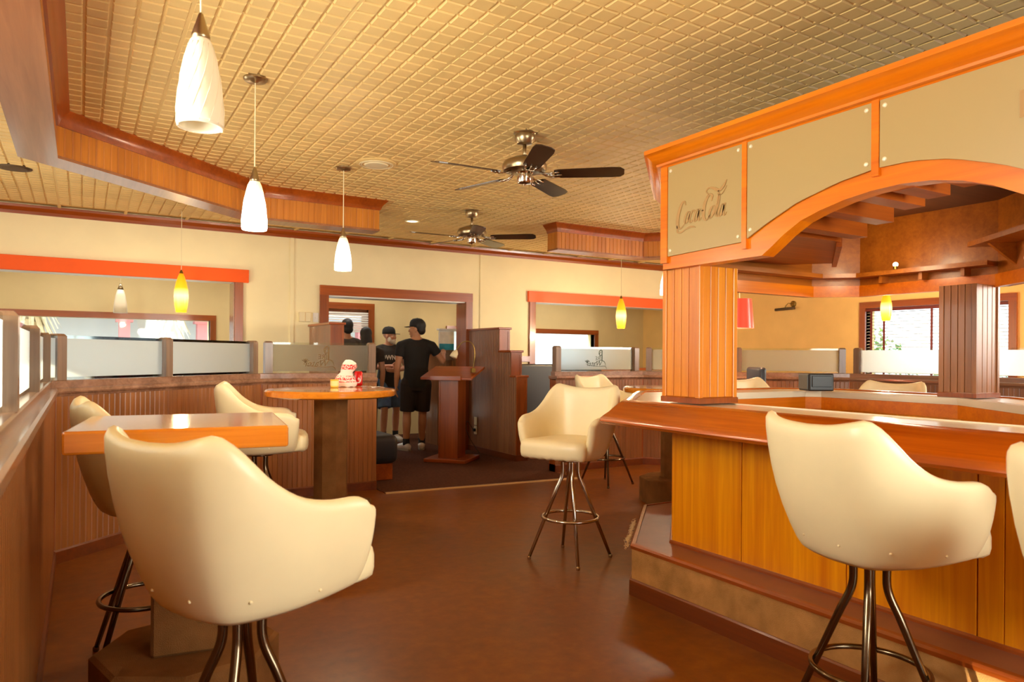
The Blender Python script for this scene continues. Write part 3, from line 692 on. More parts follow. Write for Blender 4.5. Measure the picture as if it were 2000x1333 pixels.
can = thing('bar_canopy', 'orange wooden canopy over the bar with arched opening and frosted glass panels', 'canopy', (2.62, -1.9, 1.76))
CO = [(2.62, -1.9), (2.62, 2.82), (3.32, 3.52), (4.72, 3.52), (5.00, 3.24), (5.00, 2.25), (4.30, 1.40), (4.30, -1.9)]
ZB, ZT = 1.76, 2.30
# front fascia with the arch cut out, built as a strip of quads following the arch
ARCH = [(2.182, 1.760), (2.12, 1.800), (2.067, 1.838), (1.98, 1.885), (1.891, 1.912), (1.78, 1.936), (1.666, 1.950), (1.55, 1.954), (1.43, 1.944), (1.327, 1.921), (1.23, 1.885), (1.138, 1.837), (1.07, 1.800), (1.01, 1.760)]
def arch_z(y):
    if y >= ARCH[0][0] or y <= ARCH[-1][0]: return ZB
    for (ya, za), (yb, zb) in zip(ARCH, ARCH[1:]):
        if ya >= y >= yb: return za + (zb - za) * (ya - y) / (ya - yb)
    return ZB
def slab_y(ys, zlo, zhi, x0, x1):
    # solid between curves zlo(y) and zhi(y), x0..x1
    mb = MB(); n = len(ys); v = []
    for y in ys: v += [(x0, y, zlo(y)), (x1, y, zlo(y)), (x1, y, zhi(y)), (x0, y, zhi(y))]
    f = [(0, 1, 2, 3), (4 * n - 1, 4 * n - 2, 4 * n - 3, 4 * n - 4)]
    for i in range(n - 1):
        for k in range(4): f.append((i * 4 + k, i * 4 + 4 + k, i * 4 + 4 + (k + 1) % 4, i * 4 + (k + 1) % 4))
    return mb.add(v, f)
ys = [2.82, 2.5] + [a[0] for a in ARCH] + [0.6, -0.5, -1.9]
obj('fascia_board', slab_y(ys, arch_z, lambda y: ZT, 2.62, 2.70), M_WOOD_OY, can)
def border_z(y):
    # upper line of the orange border under the glass
    T = [(2.83, 1.815), (2.279, 1.828), (2.149, 1.892), (1.99, 1.957), (1.798, 2.003), (1.636, 2.024), (1.50, 2.022), (1.36, 1.998), (1.20, 1.942), (1.05, 1.870), (0.95, 1.828), (0.5, 1.815), (-2, 1.815)]
    for (ya, za), (yb, zb) in zip(T, T[1:]):
        if ya >= y >= yb: return za + (zb - za) * (ya - y) / (ya - yb)
    return 1.815
def glass_panel(y1, y0, top=2.286):
    n = 14; yy = [y1 + (y0 - y1) * i / n for i in range(n + 1)]
    return obj('glass_panel', slab_y(yy, lambda y: border_z(y) + 0.006, lambda y: top, 2.607, 2.614), M_FASCIAG, can, label='frosted glass fascia panel')
for (y1, y0) in ((2.772, 2.287), (2.256, 1.656), (1.622, 0.94), (0.905, 0.30), (0.27, -0.40)):
    gp = glass_panel(y1, y0)
    for yy, up in ((y1 - 0.02, 0), (y0 + 0.02, 0), (y1 - 0.02, 1), (y0 + 0.02, 1)):
        z = 2.262 if up else border_z(yy) + 0.034
        obj('screw', xform(MB().lathe([(0.009, 0), (0.009, 0.003), (0.006, 0.006), (0.0005, 0.007)], n=10), Matrix.Translation((2.607, yy, z)) @ Matrix.Rotation(radians(-90), 4, 'Y')), M_SCREW, gp)
    if y1 > 2.7:
        lg = MB(); W = 1.0
        S = lambda *p: ribbon(lg, p, 7, 0.0015)
        S((.185, .60, .012), (.16, .68, .045), (.10, .64, .050), (.035, .44, .060), (.012, .24, .062), (.045, .13, .045), (.11, .14, .022), (.19, .24, .010))
        S((.012, .20, .02), (.02, .06, .040), (.09, .035, .030), (.20, .09, .030), (.29, .115, .045), (.36, .10, .030), (.395, .075, .006))
        def ring(cx, cy, rx, ry, sl, a0, a1, w0, w1):
            P_ = []
            for k in range(9):
                a = a0 + (a1 - a0) * k / 8; y_ = ry * sin(a); P_.append((cx + rx * cos(a) + sl * y_, cy + y_, w0 + (w1 - w0) * abs(cos(a))))
            ribbon(lg, P_, 3, 0.0015)
        ring(.215, .33, .040, .125, .25, 0, 2 * pi, .016, .040)
        ring(.315, .33, .042, .125, .25, 0.7, 5.6, .016, .042)
        ring(.405, .33, .038, .125, .25, 0, 2 * pi, .016, .036)
        S((.475, .46, .03), (.452, .34, .036), (.448, .23, .034), (.475, .215, .016), (.50, .27, .006))
        S((.505, .40, .03), (.545, .405, .03))
        S((.70, .56, .010), (.715, .66, .04), (.66, .70, .045), (.585, .58, .056), (.545, .38, .062), (.555, .24, .05), (.61, .19, .026), (.68, .29, .010))
        S((.655, .70, .02), (.60, .78, .020), (.66, .84, .030), (.76, .80, .055), (.84, .74, .060), (.92, .80, .045), (.985, .92, .012))
        S((.84, .74, .03), (.83, .66, .024), (.90, .66, .016), (.985, .80, .008))
        ring(.705, .33, .040, .125, .25, 0, 2 * pi, .016, .040)
        S((.790, .26, .010), (.835, .48, .022), (.86, .66, .018), (.83, .64, .020), (.795, .42, .036), (.785, .26, .034), (.81, .215, .018), (.84, .27, .008))
        ring(.885, .33, .038, .125, .25, 0, 2 * pi, .016, .036)
        S((.955, .46, .03), (.932, .34, .036), (.928, .23, .034), (.955, .215, .016), (.985, .27, .006))
        xform(lg, Matrix.Diagonal((0.335, 0.235, 1, 1)))
        xform(lg, frame_M((2.6055, 2.705, 1.925), (0, -1, 0), (0, 0, 1)))
        obj('lettering', lg, M_LETTER, gp, label='tan script lettering')
    elif 1.6 < y1 < 1.63:
        lt = text_mb('LITE', 0.13, 0.0008, 0.0, False, 'LEFT'); xform(lt, frame_M((2.6055, 1.155, 2.085), (0, -1, 0), (0, 0, 1)))
        obj('lettering', lt, M_LETTER, gp, label='tan capital lettering')
for y0_, y1_, z0_ in ((2.774, 2.822, 1.79), (2.258, 2.285, 1.80), (1.624, 1.654, 2.0), (0.907, 0.938, 1.82), (0.272, 0.298, 1.80)):
    obj('edge_trim', MB().box(2.603, y0_, z0_, 2.622, y1_, ZT), M_WOOD_OY, can)
obj('cornice', MB().sweep(CO, [(-0.02, 2.283), (0.010, 2.283), (0.016, 2.292), (0.034, 2.296), (0.038, 2.306), (0.055, 2.318), (0.075, 2.338), (0.088, 2.350), (0.10, 2.354), (0.10, 2.375), (-0.02, 2.375)]), M_WOOD_OY, can, autos=30)
obj('side_fascia', MB().sweep(CO[1:], [(0.0, ZB), (0.0, ZT), (-0.08, ZT), (-0.08, ZB)]), M_VENEER, can)
CI = inset(CO, -0.08)
obj('bottom_ledge', MB().sweep(CI[1:], [(0.005, ZB - 0.006), (0.005, ZB + 0.07), (-0.02, ZB + 0.075), (-0.02, ZB - 0.006)]), M_WOOD_OX, can)
obj('inner_shelf', MB().sweep(CI[2:6], [(0.0, 1.885), (0.0, 1.915), (-0.13, 1.915), (-0.13, 1.885)]), M_VENEER, can)
for y in (3.0, 2.72, 2.45):
    obj('shelf_bracket', MB().prism([(4.92, y - 0.012), (4.84, y - 0.012), (4.84, y + 0.012), (4.92, y + 0.012)], 1.835, 1.885), M_VENEER, can)
obj('deck', MB().prism([(2.70, -1.9), (2.70, 2.8), (3.35, 3.44), (4.69, 3.44), (4.92, 3.2), (4.92, 2.27), (4.22, 1.42), (4.22, -1.9)], 2.30, 2.36), wood('dark_canopy_deck', (74, 38, 14), (104, 56, 22), 0.6, 'X', 0), can)
# upper shelf with bracket, dimmer switch on the slanting inner face
d_ = (Vector(CI[6]) - Vector(CI[5])).normalized(); n_ = Vector((-d_.y, d_.x)); a_ = Vector(CI[5])
obj('upper_shelf', MB().obox(a_ + d_ * 0.05, a_ + d_ * 1.0, -0.20, 0.0, 2.00, 2.03), M_VENEER, can)
br = MB(); p0 = a_ + d_ * 0.20
q0, q1 = p0 - d_ * 0.013, p0 + d_ * 0.013
tri = [(0.0, 2.0), (-0.15, 2.0), (0.0, 1.87)]
br.add([((q + n_ * o).x, (q + n_ * o).y, z) for q in (q0, q1) for o, z in tri], [(0, 1, 2), (5, 4, 3), (0, 3, 4, 1), (1, 4, 5, 2), (2, 5, 3, 0)])
obj('upper_bracket', br, M_VENEER, can)
dm = thing('dimmer_switch', 'ivory dimmer switch plate with round knob on the brown inner face of the canopy', 'switch', ((a_ + d_ * 0.36 - n_ * 0.010).x, (a_ + d_ * 0.36 - n_ * 0.010).y, 1.89), math.atan2(d_.y, d_.x))
obj('plate', MB().bbox(-0.036, -0.006, -0.058, 0.036, 0.003, 0.058, 0.003), M_IVORY, dm, world=False)
obj('knob', xform(MB().lathe([(0.017, 0), (0.016, 0.012), (0.012, 0.016), (0.0005, 0.016)], n=16), Matrix.Translation((0, -0.006, 0)) @ Matrix.Rotation(radians(90), 4, 'X')), M_IVORY, dm, world=False, smooth=False)
for z in (0.042, -0.042): obj('screw', xform(MB().lathe([(0.004, 0), (0.004, 0.002)], n=8), Matrix.Translation((0, -0.006, z)) @ Matrix.Rotation(radians(90), 4, 'X')), M_NICKS, dm, world=False)
# glass-rack boards under the canopy deck
for y, x1, z in ((2.35, 3.60, 1.95), (2.03, 3.31, 1.95), (1.755, 3.08, 1.95), (1.584, 2.95, 1.95), (1.40, 2.86, 1.95)):
    obj('rack_board', MB().box(2.70, y - 0.045, z, x1, y + 0.045, z + 0.095), M_RACK, can, bevel=0.002)
    obj('rack_hanger', MB().box(2.72, y - 0.012, z + 0.095, x1 - 0.03, y + 0.012, 2.30), M_VENEER, can)
obj('rack_tray', MB().prism([(2.71, 2.50), (3.63, 2.48), (4.42, 3.06), (4.20, 3.30), (3.30, 3.36), (2.71, 2.78)], 1.95, 1.99), M_RACK, can, label='wide wooden tray at the end of the rack')
obj('tray_lip', MB().obox((3.64, 2.48), (4.43, 3.06), 0.0, 0.03, 1.925, 2.03), M_RACK, can)
bb = thing('canopy_bulb', 'small round lit bulb on the brown inner face of the canopy', 'bulb', (4.79, 2.86, 1.935))
l = bpy.data.lights.new('bulb_light', 'POINT'); l.energy = 5; l.color = (1.0, 0.78, 0.48); l.shadow_soft_size = 0.08
o = bpy.data.objects.new('bulb_light', l); COL.objects.link(o); o.location = (4.45, 2.80, 1.96)
obj('globe', MB().ball((0, 0, 0.012), 0.017), M_BULB, bb, world=False, smooth=True)
obj('socket', MB().lathe([(0.014, -0.02), (0.014, 0.0), (0.010, 0.004)]), M_NICKS, bb, world=False)

# ------------------------------------------------------------------ bucket bar stools
T_RIM = [(0, (-.285, 0)), (.15, (-.283, .108)), (.3, (-.262, .205)), (.42, (-.19, .262)), (.6, (-.05, .287)), (.8, (.10, .285)), (1, (.215, .272))]
T_BOT = [(0, (-.185, 0)), (.15, (-.18, .075)), (.3, (-.16, .145)), (.42, (-.11, .185)), (.6, (-.01, .215)), (.8, (.10, .225)), (1, (.195, .222))]
def smooth_tab(T, n=40):
    # catmull through the table, resampled by the parameter
    pts = catmull([(a,) + v for a, v in T], 8); return [(p[0], (p[1], p[2])) for p in pts]
T_RIM = smooth_tab(T_RIM); T_BOT = smooth_tab(T_BOT)
Z_RIM = smooth1([(0, 1.088), (.14, 1.093), (.26, 1.107), (.345, 1.113), (.425, 1.072), (.52, 1.0), (.62, .952), (.74, .930), (.88, .924), (.96, .912), (1.0, .890)])
Z_BOT = [(0, .652), (.3, .655), (.6, .660), (1, .672)]
def shell_mb():
    mb = MB(); N = 56; rings = []
    stations = [-1 + 2 * i / N for i in range(N + 1)]
    ext = [(0.014, 0.80), (0.024, 0.45), (0.028, 0.10)]
    seq = [(-1, e, k) for e, k in reversed(ext)] + [(t, 0, 1) for t in stations] + [(1, e, k) for e, k in ext]
    def P(T, t):
        x, y = interp(T, abs(t)); return Vector((x, y if t >= 0 else -y))
    for t, e, k in seq:
        dt = 0.01; a, b_ = max(-1, t - dt), min(1, t + dt)
        tan = (P(T_RIM, b_) - P(T_RIM, a)).normalized(); nrm = Vector((tan.y, -tan.x))
        if nrm.dot(P(T_RIM, t) - Vector((0.02, 0))) < 0: nrm = -nrm
        mv = tan * e * (1 if t > 0 else -1)
        top, bot = P(T_RIM, t) + mv, P(T_BOT, t) + mv; zt = interp(Z_RIM, abs(t)) - (1 - k) * 0.012; zb = interp(Z_BOT, abs(t)) + (1 - k) * 0.01
        th = 0.046; ring = []
        cmid = -th / 2
        def q(f, off, dz=0.0):
            fx = 1 - (1 - f) ** 1.7; p = bot + (top - bot) * fx; o = cmid + (off - cmid) * k
            return (p.x + nrm.x * o, p.y + nrm.y * o, zb + (zt - zb) * f + dz)
        for f, o, dz in ((0.0, -0.046, -0.004), (0.0, -0.025, -0.010), (0.01, -0.006, 0), (0.06, 0.0, 0), (0.16, 0.003, 0), (0.3, 0.005, 0), (0.45, 0.005, 0), (0.6, 0.003, 0), (0.75, 0.001, 0), (0.88, 0.0, 0), (0.955, -0.002, 0), (0.99, -0.010, 0),
                         (1.0, -0.023, 0.002), (0.99, -0.036, 0), (0.95, -0.045, 0), (0.85, -0.048, 0), (0.7, -0.050, 0), (0.5, -0.050, 0), (0.3, -0.048, 0), (0.12, -0.046, 0)):
            ring.append(q(f, o, dz))
        rings.append(ring)
    n = len(rings[0]); v = [p for r in rings for p in r]; f = []
    for i in range(len(rings) - 1):
        for j in range(n): f.append((i * n + j, (i + 1) * n + j, (i + 1) * n + (j + 1) % n, i * n + (j + 1) % n))
    f.append(tuple(range(n))); f.append(tuple((len(rings) - 1) * n + j for j in range(n - 1, -1, -1)))
    return mb.add(v, f)
def cushion_mb():
    # plan outline: fits between the arms and pushes out in front of them
    mb = MB(); out = []
    half = [(-.150, 0), (-.147, .06), (-.125, .118), (-.07, .155), (0.0, .172), (.10, .184), (.19, .194), (.225, .218), (.262, .222), (.290, .19), (.305, .10), (.308, 0)]
    pl = catmull(half, 4); pl = pl + [(x, -y) for x, y in reversed(pl[1:-1])]
    levels = [(0.80, .664), (0.93, .668), (0.985, .680), (1.0, .70), (1.0, .735), (0.985, .758), (0.95, .772), (0.86, .782), (0.6, .787), (0.25, .788)]
    n = len(pl); v = []; f = []
    for s_, z in levels:
        v += [(0.04 + (x - 0.04) * s_, y * s_, z + (0.004 * sin(x * 60 + y * 90) if 0.9 < s_ < 0.99 else 0)) for x, y in pl]
    for i in range(len(levels) - 1):
        for k in range(n): f.append((i * n + k, i * n + (k + 1) % n, (i + 1) * n + (k + 1) % n, (i + 1) * n + k))
    f.append(tuple(range(n - 1, -1, -1))); f.append(tuple((len(levels) - 1) * n + k for k in range(n)))
    return mb.add(v, f)
def make_stool(label, loc, rot, metal, leg_rot, group, name='bar_stool', leather=None):
    leather = leather or M_VINYL
    r = thing(name, label, 'stool', loc, rot, group)
    sh = obj('bucket_shell', shell_mb(), leather, r, smooth=True, world=False)
    cu = obj('seat_cushion', cushion_mb(), leather, r, smooth=True, world=False)
    obj('shell_base', MB().lathe([(0.10, 0.646), (0.125, 0.656), (0.10, 0.668)]), leather, r, world=False, smooth=True)
    for t in (-0.72, -0.42, -0.14, 0.14, 0.42, 0.72):
        x, y = interp(T_BOT, abs(t)); x2, y2 = interp(T_RIM, abs(t)); y, y2 = (y, y2) if t >= 0 else (-y, -y2)
        f = 0.13; fx = 1 - (1 - f) ** 1.7; zb = interp(Z_BOT, abs(t)); zt = interp(Z_RIM, abs(t))
        p = Vector((x + (x2 - x) * fx, y + (y2 - y) * fx, zb + (zt - zb) * f)); d = Vector((p.x - 0.02, p.y, 0)).normalized()
        obj('button', MB().ball(p + d * 0.002, 0.0048, n=8, m=6), leather, sh, world=False, smooth=True)
    obj('swivel_plate', MB().lathe([(0.085, 0.628), (0.095, 0.634), (0.095, 0.648), (0.07, 0.654)], n=24), metal, r, world=False, autos=40)
    for k in range(4):
        a = leg_rot + k * pi / 2; c, s_ = cos(a), sin(a)
        pr_ = [(0.052, 0.635), (0.050, 0.58), (0.052, 0.545), (0.062, 0.51), (0.085, 0.46), (0.265, 0.012)]
        lg = obj('leg', MB().tube([(ra * c, ra * s_, z) for ra, z in catmull(pr_[:5], 3) + [pr_[5]]], [0.0135] * 13 + [0.010], 10), metal, r, world=False, smooth=True)
        obj('foot_cap', MB().lathe([(0.011, 0.0), (0.013, 0.003), (0.013, 0.016), (0.010, 0.02)], (0.265 * c, 0.265 * s_, 0), 10), metal, lg, world=False)
    obj('foot_ring', MB().torus((0, 0, 0.268), 0.180, 0.0105), metal, r, world=False, smooth=True)
    return r
GS = 'cream bucket bar stools'
STL = make_stool('cream bucket bar stool with shiny chrome legs standing alone on the open floor', (2.71, 3.76, 0), radians(-152), M_CHROME, radians(65) + radians(152), GS)
ST_DARK = make_stool('cream bucket bar stool seen from behind, whole in view, at the bar front', (2.26, 1.43, 0), radians(-12), M_CHROME_DARK, radians(40), GS)
dup(ST_DARK, (2.02, 0.56, 0), radians(-6), 'cream bucket bar stool cut off by the right edge of the photo, at the bar', GS)
dup(ST_DARK, (0.375, 2.01, 0), radians(26), 'large yellowish cream bucket stool in the left foreground, before the square table', GS)
dup(ST_DARK, (0.25, 3.42, 0), radians(4), 'cream bucket stool squeezed between the left half wall and the square table', GS)
dup(ST_DARK, (1.03, 4.96, 0), radians(-12), 'cream bucket stool in side view behind the square table, beside the round one', GS)
dup(ST_DARK, (4.62, 5.78, 0), radians(-75), 'cream bucket stool behind the lone chrome-legged one, at the far round table', GS)
dup(ST_DARK, (5.62, 3.45, 0), radians(-170), 'cream bucket stool whose back just shows over the far bar, below the blind', GS)
dup(ST_DARK, (5.32, 4.44, 0), radians(-95), 'cream bucket stool seen edge-on just right of the near bar pillar', GS)

# ------------------------------------------------------------------ tables
def drum(mb, c, r, z0, z1, n=32): return mb.lathe([(r, z0), (r, z1 - 0.01), (r - 0.01, z1)], (c[0], c[1], 0), n)
sq = thing('square_table', 'high square bar table with thick orange wooden top in front of the left half wall', 'table', (0.325, 2.70, 0), radians(-8))
obj('tabletop', MB().bbox(-0.335, -0.29, 1.0, 0.30, 0.29, 1.07, 0.008, 2), M_TABLE, sq, world=False)
obj('pedestal', MB().bbox(-0.11, -0.11, 0.30, 0.11, 0.11, 1.0, 0.01, 1), M_CARPETP, sq, world=False, label='carpet-covered pedestal')
obj('base', MB().lathe([(0.30, 0.0), (0.30, 0.29), (0.285, 0.30)], n=8), M_CARPETP, sq, world=False, label='carpet-covered base')
def round_table(label, loc, z):
    r = thing('round_table', label, 'table', loc, 0, 'high round bar tables')
    obj('tabletop', MB().lathe([(0.44, z - 0.055), (0.462, z - 0.045), (0.466, z - 0.03), (0.466, z - 0.012), (0.455, z - 0.001), (0.44, z)], n=56), M_TABLE, r, world=False, autos=30)
    obj('pedestal', MB().lathe([(0.125, 0.22), (0.125, z - 0.055)], n=8), M_CARPETP, r, world=False, label='carpet-covered pedestal')
    obj('base', MB().lathe([(0.315, 0.0), (0.315, 0.21), (0.30, 0.22)], n=8), M_CARPETP, r, world=False, label='carpet-covered base')
    return r
round_table('high round bar table holding a food bag and a red can', (1.575, 5.18, 0), 1.05)
round_table('high round bar table half hidden behind the near bar pillar', (4.60, 4.78, 0), 1.03)

# ------------------------------------------------------------------ lamps and fans
def white_pendant(label, loc, lit, group='white glass pendant lamps', zb=1.972):
    x, y = loc; r = thing('pendant_lamp', label, 'lamp', (x, y, zb), 0, group)
    prof = [(0.064, 0.0), (0.067, 0.012), (0.066, 0.05), (0.061, 0.11), (0.052, 0.17), (0.040, 0.225), (0.031, 0.252), (0.024, 0.265)]
    inner = [(p[0] - 0.004, p[1]) for p in reversed(prof)]
    mb = MB(); n = 28; allp = prof + inner; v = []
    for rr_, z in allp: v += [(rr_ * cos(2 * pi * k / n), rr_ * sin(2 * pi * k / n), z) for k in range(n)]
    f = []; m = []
    L = len(allp)
    for i in range(L):
        j = (i + 1) % L
        for k in range(n): f.append((i * n + k, i * n + (k + 1) % n, j * n + (k + 1) % n, j * n + k)); m.append(1 if min(allp[i][1], allp[j][1]) > 0.19 and lit else 0)
    mb.add(v, f); mb.m = m
    sh = obj('glass_shade', mb, [M_LITW, M_LITW] if lit else [M_CREAMGL, M_CREAMGL], r, world=False, smooth=True)
    sw = MB()
    for k in range(14):
        a0 = 2 * pi * k / 14
        sw.tube([((interp([(z, rr_) for rr_, z in prof], z) + 0.0005) * cos(a0 + z * 5), (interp([(z, rr_) for rr_, z in prof], z) + 0.0005) * sin(a0 + z * 5), z) for z in (0.005, 0.05, 0.1, 0.15, 0.2, 0.245)], 0.0012, 5)
    obj('swirl_ribs', sw, M_LITW if lit else M_CREAMGL, sh, world=False, smooth=True)
    obj('socket_cone', MB().lathe([(0.027, 0.258), (0.026, 0.272), (0.016, 0.305), (0.007, 0.335), (0.004, 0.340)]), M_NICKEL, r, world=False, smooth=True)
    obj('cord', MB().tube([(0, 0, 0.335), (0, 0, ZC - zb - 0.02)], 0.0035, 6), M_IVORY, r, world=False)
    obj('ceiling_canopy', MB().lathe([(0.010, -0.035), (0.02, -0.03), (0.055, -0.026), (0.062, -0.018), (0.062, 0.0)], (0, 0, ZC - zb), 24), M_NICKEL, r, world=False, autos=40)
    if lit:
        l = bpy.data.lights.new('pendant_light', 'POINT'); l.energy = 14; l.color = (1.0, 0.80, 0.52); l.shadow_soft_size = 0.04
        o = bpy.data.objects.new('pendant_light', l); COL.objects.link(o); o.location = (x, y, zb - 0.03)
    return r
white_pendant('unlit cream swirl-glass pendant lamp, large, hanging over the square table', (0.30, 2.30), False)
white_pendant('glowing white glass pendant lamp, middle one of the row along the left beam', (0.80, 4.035), True)
white_pendant('glowing white glass pendant lamp above the round table with the food bag', (1.785, 5.58), True)
white_pendant('glowing white glass pendant lamp, only a sliver showing beside the near bar pillar', (5.42, 5.78), True)
def back_pendant(label, loc, zb, group): 
    x, y = loc; r = thing('pendant_lamp', label, 'lamp', (x, y, zb), 0, group)
    obj('glass_shade', MB().lathe([(0.078, 0.0), (0.074, 0.10), (0.055, 0.22), (0.035, 0.29)], n=24), M_CREAMGL, r, world=False, smooth=True)
    obj('socket_cone', MB().lathe([(0.036, 0.288), (0.02, 0.34), (0.006, 0.37)]), M_NICKEL, r, world=False, smooth=True)
    obj('cord', MB().tube([(0, 0, 0.36), (0, 0, ZC - zb)], 0.004, 6), M_IVORY, r, world=False)
    return r
back_pendant('dull white cone pendant lamp in the back room, seen through the left opening', (0.42, 10.1), 1.80, 'white glass pendant lamps')
sqp = thing('pendant_lamp', 'beige square box pendant lamp in the back room, seen through the right opening', 'lamp', (6.05, 9.9, 1.74))
obj('box_shade', MB().bbox(-0.08, -0.08, 0, 0.08, 0.08, 0.27, 0.006), plain('beige_paper_shade', (216, 182, 140), 0.6, var=0.02), sqp, world=False)
obj('cord', MB().tube([(0, 0, 0.27), (0, 0, ZC - 1.74)], 0.004, 6), M_IVORY, sqp, world=False)
def amber_pendant(label, loc, zb, s=1.0, watts=30):
    x, y = loc; r = thing('amber_pendant', label, 'lamp', (x, y, zb), 0, 'amber glass pendant lamps')
    prof = [(0.050, 0.0), (0.054, 0.004), (0.066, 0.08), (0.072, 0.16), (0.068, 0.23), (0.052, 0.31), (0.034, 0.37), (0.018, 0.41)]
    mb = MB(); n = 24; v = []
    for rr_, z in prof: v += [(s * rr_ * cos(2 * pi * k / n), s * rr_ * sin(2 * pi * k / n), s * z) for k in range(n)]
    f = []; m = []
    for i in range(len(prof) - 1):
        for k in range(n): f.append((i * n + k, i * n + (k + 1) % n, (i + 1) * n + (k + 1) % n, (i + 1) * n + k)); m.append(1 if 2 <= i <= 3 else 0)
    mb.add(v, f); mb.m = m; mb.cm = 0; mb.add([], [])
    obj('glass_shade', mb, [M_AMBER, M_AMBER], r, world=False, smooth=True)
    obj('socket_cap', MB().lathe([(0.02 * s, 0.405 * s), (0.014 * s, 0.43 * s), (0.004, 0.445 * s)]), M_NICKS, r, world=False)
    obj('cord', MB().tube([(0, 0, 0.44 * s), (0, 0, ZC - zb)], 0.003, 6), M_IVORY, r, world=False)
    l = bpy.data.lights.new('amber_light', 'POINT'); l.energy = watts; l.color = (1.0, 0.76, 0.44); l.shadow_soft_size = 0.05
    o = bpy.data.objects.new('amber_light', l); COL.objects.link(o); o.location = (x, y, zb - 0.06)
amber_pendant('glowing amber glass pendant lamp before the long left orange band', (0.90, 8.22), 1.735, 1.0, 9)
amber_pendant('glowing amber glass pendant lamp before the right coral band', (6.33, 7.63), 1.69)
amber_pendant('glowing amber glass pendant lamp in front of the venetian blind', (8.55, 5.22), 1.77, 0.92)
rs = thing('red_pendant', 'glowing red drum pendant lamp half hidden by the near bar pillar', 'lamp', (6.02, 5.3, 1.615))
obj('drum_shade', MB().lathe([(0.150, 0.0), (0.125, 0.31)], n=32, caps=False).lathe([(0.123, 0.31), (0.148, 0.0)], n=32, caps=False), M_REDSH, rs, world=False, smooth=True)
l = bpy.data.lights.new('red_light', 'POINT'); l.energy = 30; l.color = (1.0, 0.7, 0.4); l.shadow_soft_size = 0.06
o = bpy.data.objects.new('red_light', l); COL.objects.link(o); o.location = (6.02, 5.3, 1.72)
obj('shade_spider', MB().box(-0.124, -0.004, 0.296, 0.124, 0.004, 0.302).box(-0.004, -0.124, 0.296, 0.004, 0.124, 0.302), M_NICKS, rs, world=False)
obj('cord', MB().tube([(0, 0, 0.30), (0, 0, ZC - 1.615)], 0.003, 6), M_IVORY, rs, world=False)
def fan(label, loc, rot, white_under=()):
    r = thing('ceiling_fan', label, 'fan', (loc[0], loc[1], ZC), rot, 'ceiling fans')
    obj('ceiling_canopy', MB().lathe([(0.018, -0.085), (0.05, -0.08), (0.066, -0.055), (0.070, -0.03), (0.066, -0.02), (0.076, -0.012), (0.076, 0.0)]), M_NICKEL, r, world=False, autos=35)
    obj('down_rod', MB().tube([(0, 0, -0.08), (0, 0, -0.19)], 0.0125, 12), M_NICKEL, r, world=False, smooth=True)
    obj('motor_housing', MB().lathe([(0.02, -0.155), (0.03, -0.165), (0.07, -0.172), (0.135, -0.20), (0.150, -0.225), (0.150, -0.245), (0.142, -0.262), (0.10, -0.272), (0.06, -0.275)], n=32), M_NICKEL, r, world=False, autos=35)
    obj('switch_hub', MB().lathe([(0.06, -0.272), (0.05, -0.285), (0.05, -0.335), (0.044, -0.345), (0.010, -0.35), (0.006, -0.36)], n=24), M_CHROME, r, world=False, autos=35)
    obj('pull_chain', MB().tube([(0.03, 0, -0.34), (0.032, 0, -0.42)], 0.0015, 5), M_NICKS, r, world=False)
    for k in range(5):
        a = 2 * pi * k / 5; R = Matrix.Rotation(a, 4, 'Z'); T = R @ Matrix.Translation((0, 0, -0.285)) @ Matrix.Rotation(radians(-13), 4, 'X')
        mb = MB(); pl = [(0.20, -0.045), (0.23, -0.056), (0.58, -0.066), (0.635, -0.06), (0.66, -0.03), (0.66, 0.03), (0.635, 0.06), (0.58, 0.066), (0.23, 0.056), (0.20, 0.045)]
        mb.prism(pl, -0.003, 0.003); b_ = obj('fan_blade', xform(mb, T), M_BLADE, r, world=False)
        iron = MB()
        iron.tube([(0.10, 0.0, 0.018), (0.14, 0.012, -0.004), (0.18, 0.03, -0.010), (0.235, 0.034, -0.007)], 0.006, 6)
        iron.tube([(0.10, 0.0, 0.018), (0.14, -0.012, -0.004), (0.18, -0.03, -0.010), (0.235, -0.034, -0.007)], 0.006, 6)
        iron.tube([(0.12, 0.0, 0.0), (0.20, 0.0, -0.012), (0.25, 0.0, -0.007)], 0.005, 6)
        obj('blade_iron', xform(iron, T), M_CHROME, b_, world=False, smooth=True)
    return r
fan('nearer five-blade ceiling fan of brushed nickel with dark blades', (2.536, 4.067), radians(-39))
fan('farther five-blade ceiling fan of brushed nickel, close to the back wall', (3.434, 6.52), radians(-39))
vt = thing('ceiling_vent', 'round cream air vent flat on the ceiling, left of the nearer fan', 'vent', (1.96, 5.32, ZC))
vm = MB().lathe([(0.155, 0.0), (0.155, -0.012), (0.14, -0.02), (0.10, -0.022)], n=40)
obj('rim', vm, M_CEIL, vt, world=False, autos=30)
obj('cone', MB().lathe([(0.10, -0.016), (0.085, -0.030), (0.05, -0.034), (0.001, -0.034)], n=40), M_IVORY, vt, world=False, autos=30)
for rr_ in (0.112, 0.126): obj('ring', MB().torus((0, 0, -0.021), rr_, 0.004, 40, 6), M_IVORY, vt, world=False, smooth=True)
rl = thing('recessed_light', 'small round recessed ceiling light beyond the left beam end', 'light', (3.149, 7.40, ZC))
obj('trim_ring', MB().torus((0, 0, -0.006), 0.075, 0.010, 32, 8), M_IVORY, rl, world=False, smooth=True)
obj('lens', MB().lathe([(0.068, -0.004), (0.05, -0.012), (0.001, -0.014)], n=32), emit('recessed_lens', (255, 236, 196), 1.6), rl, world=False, smooth=True)
sp = thing('ceiling_speaker', 'round brown speaker grille in the ceiling strip left of the beam', 'speaker', (-0.466, 7.03, ZC))
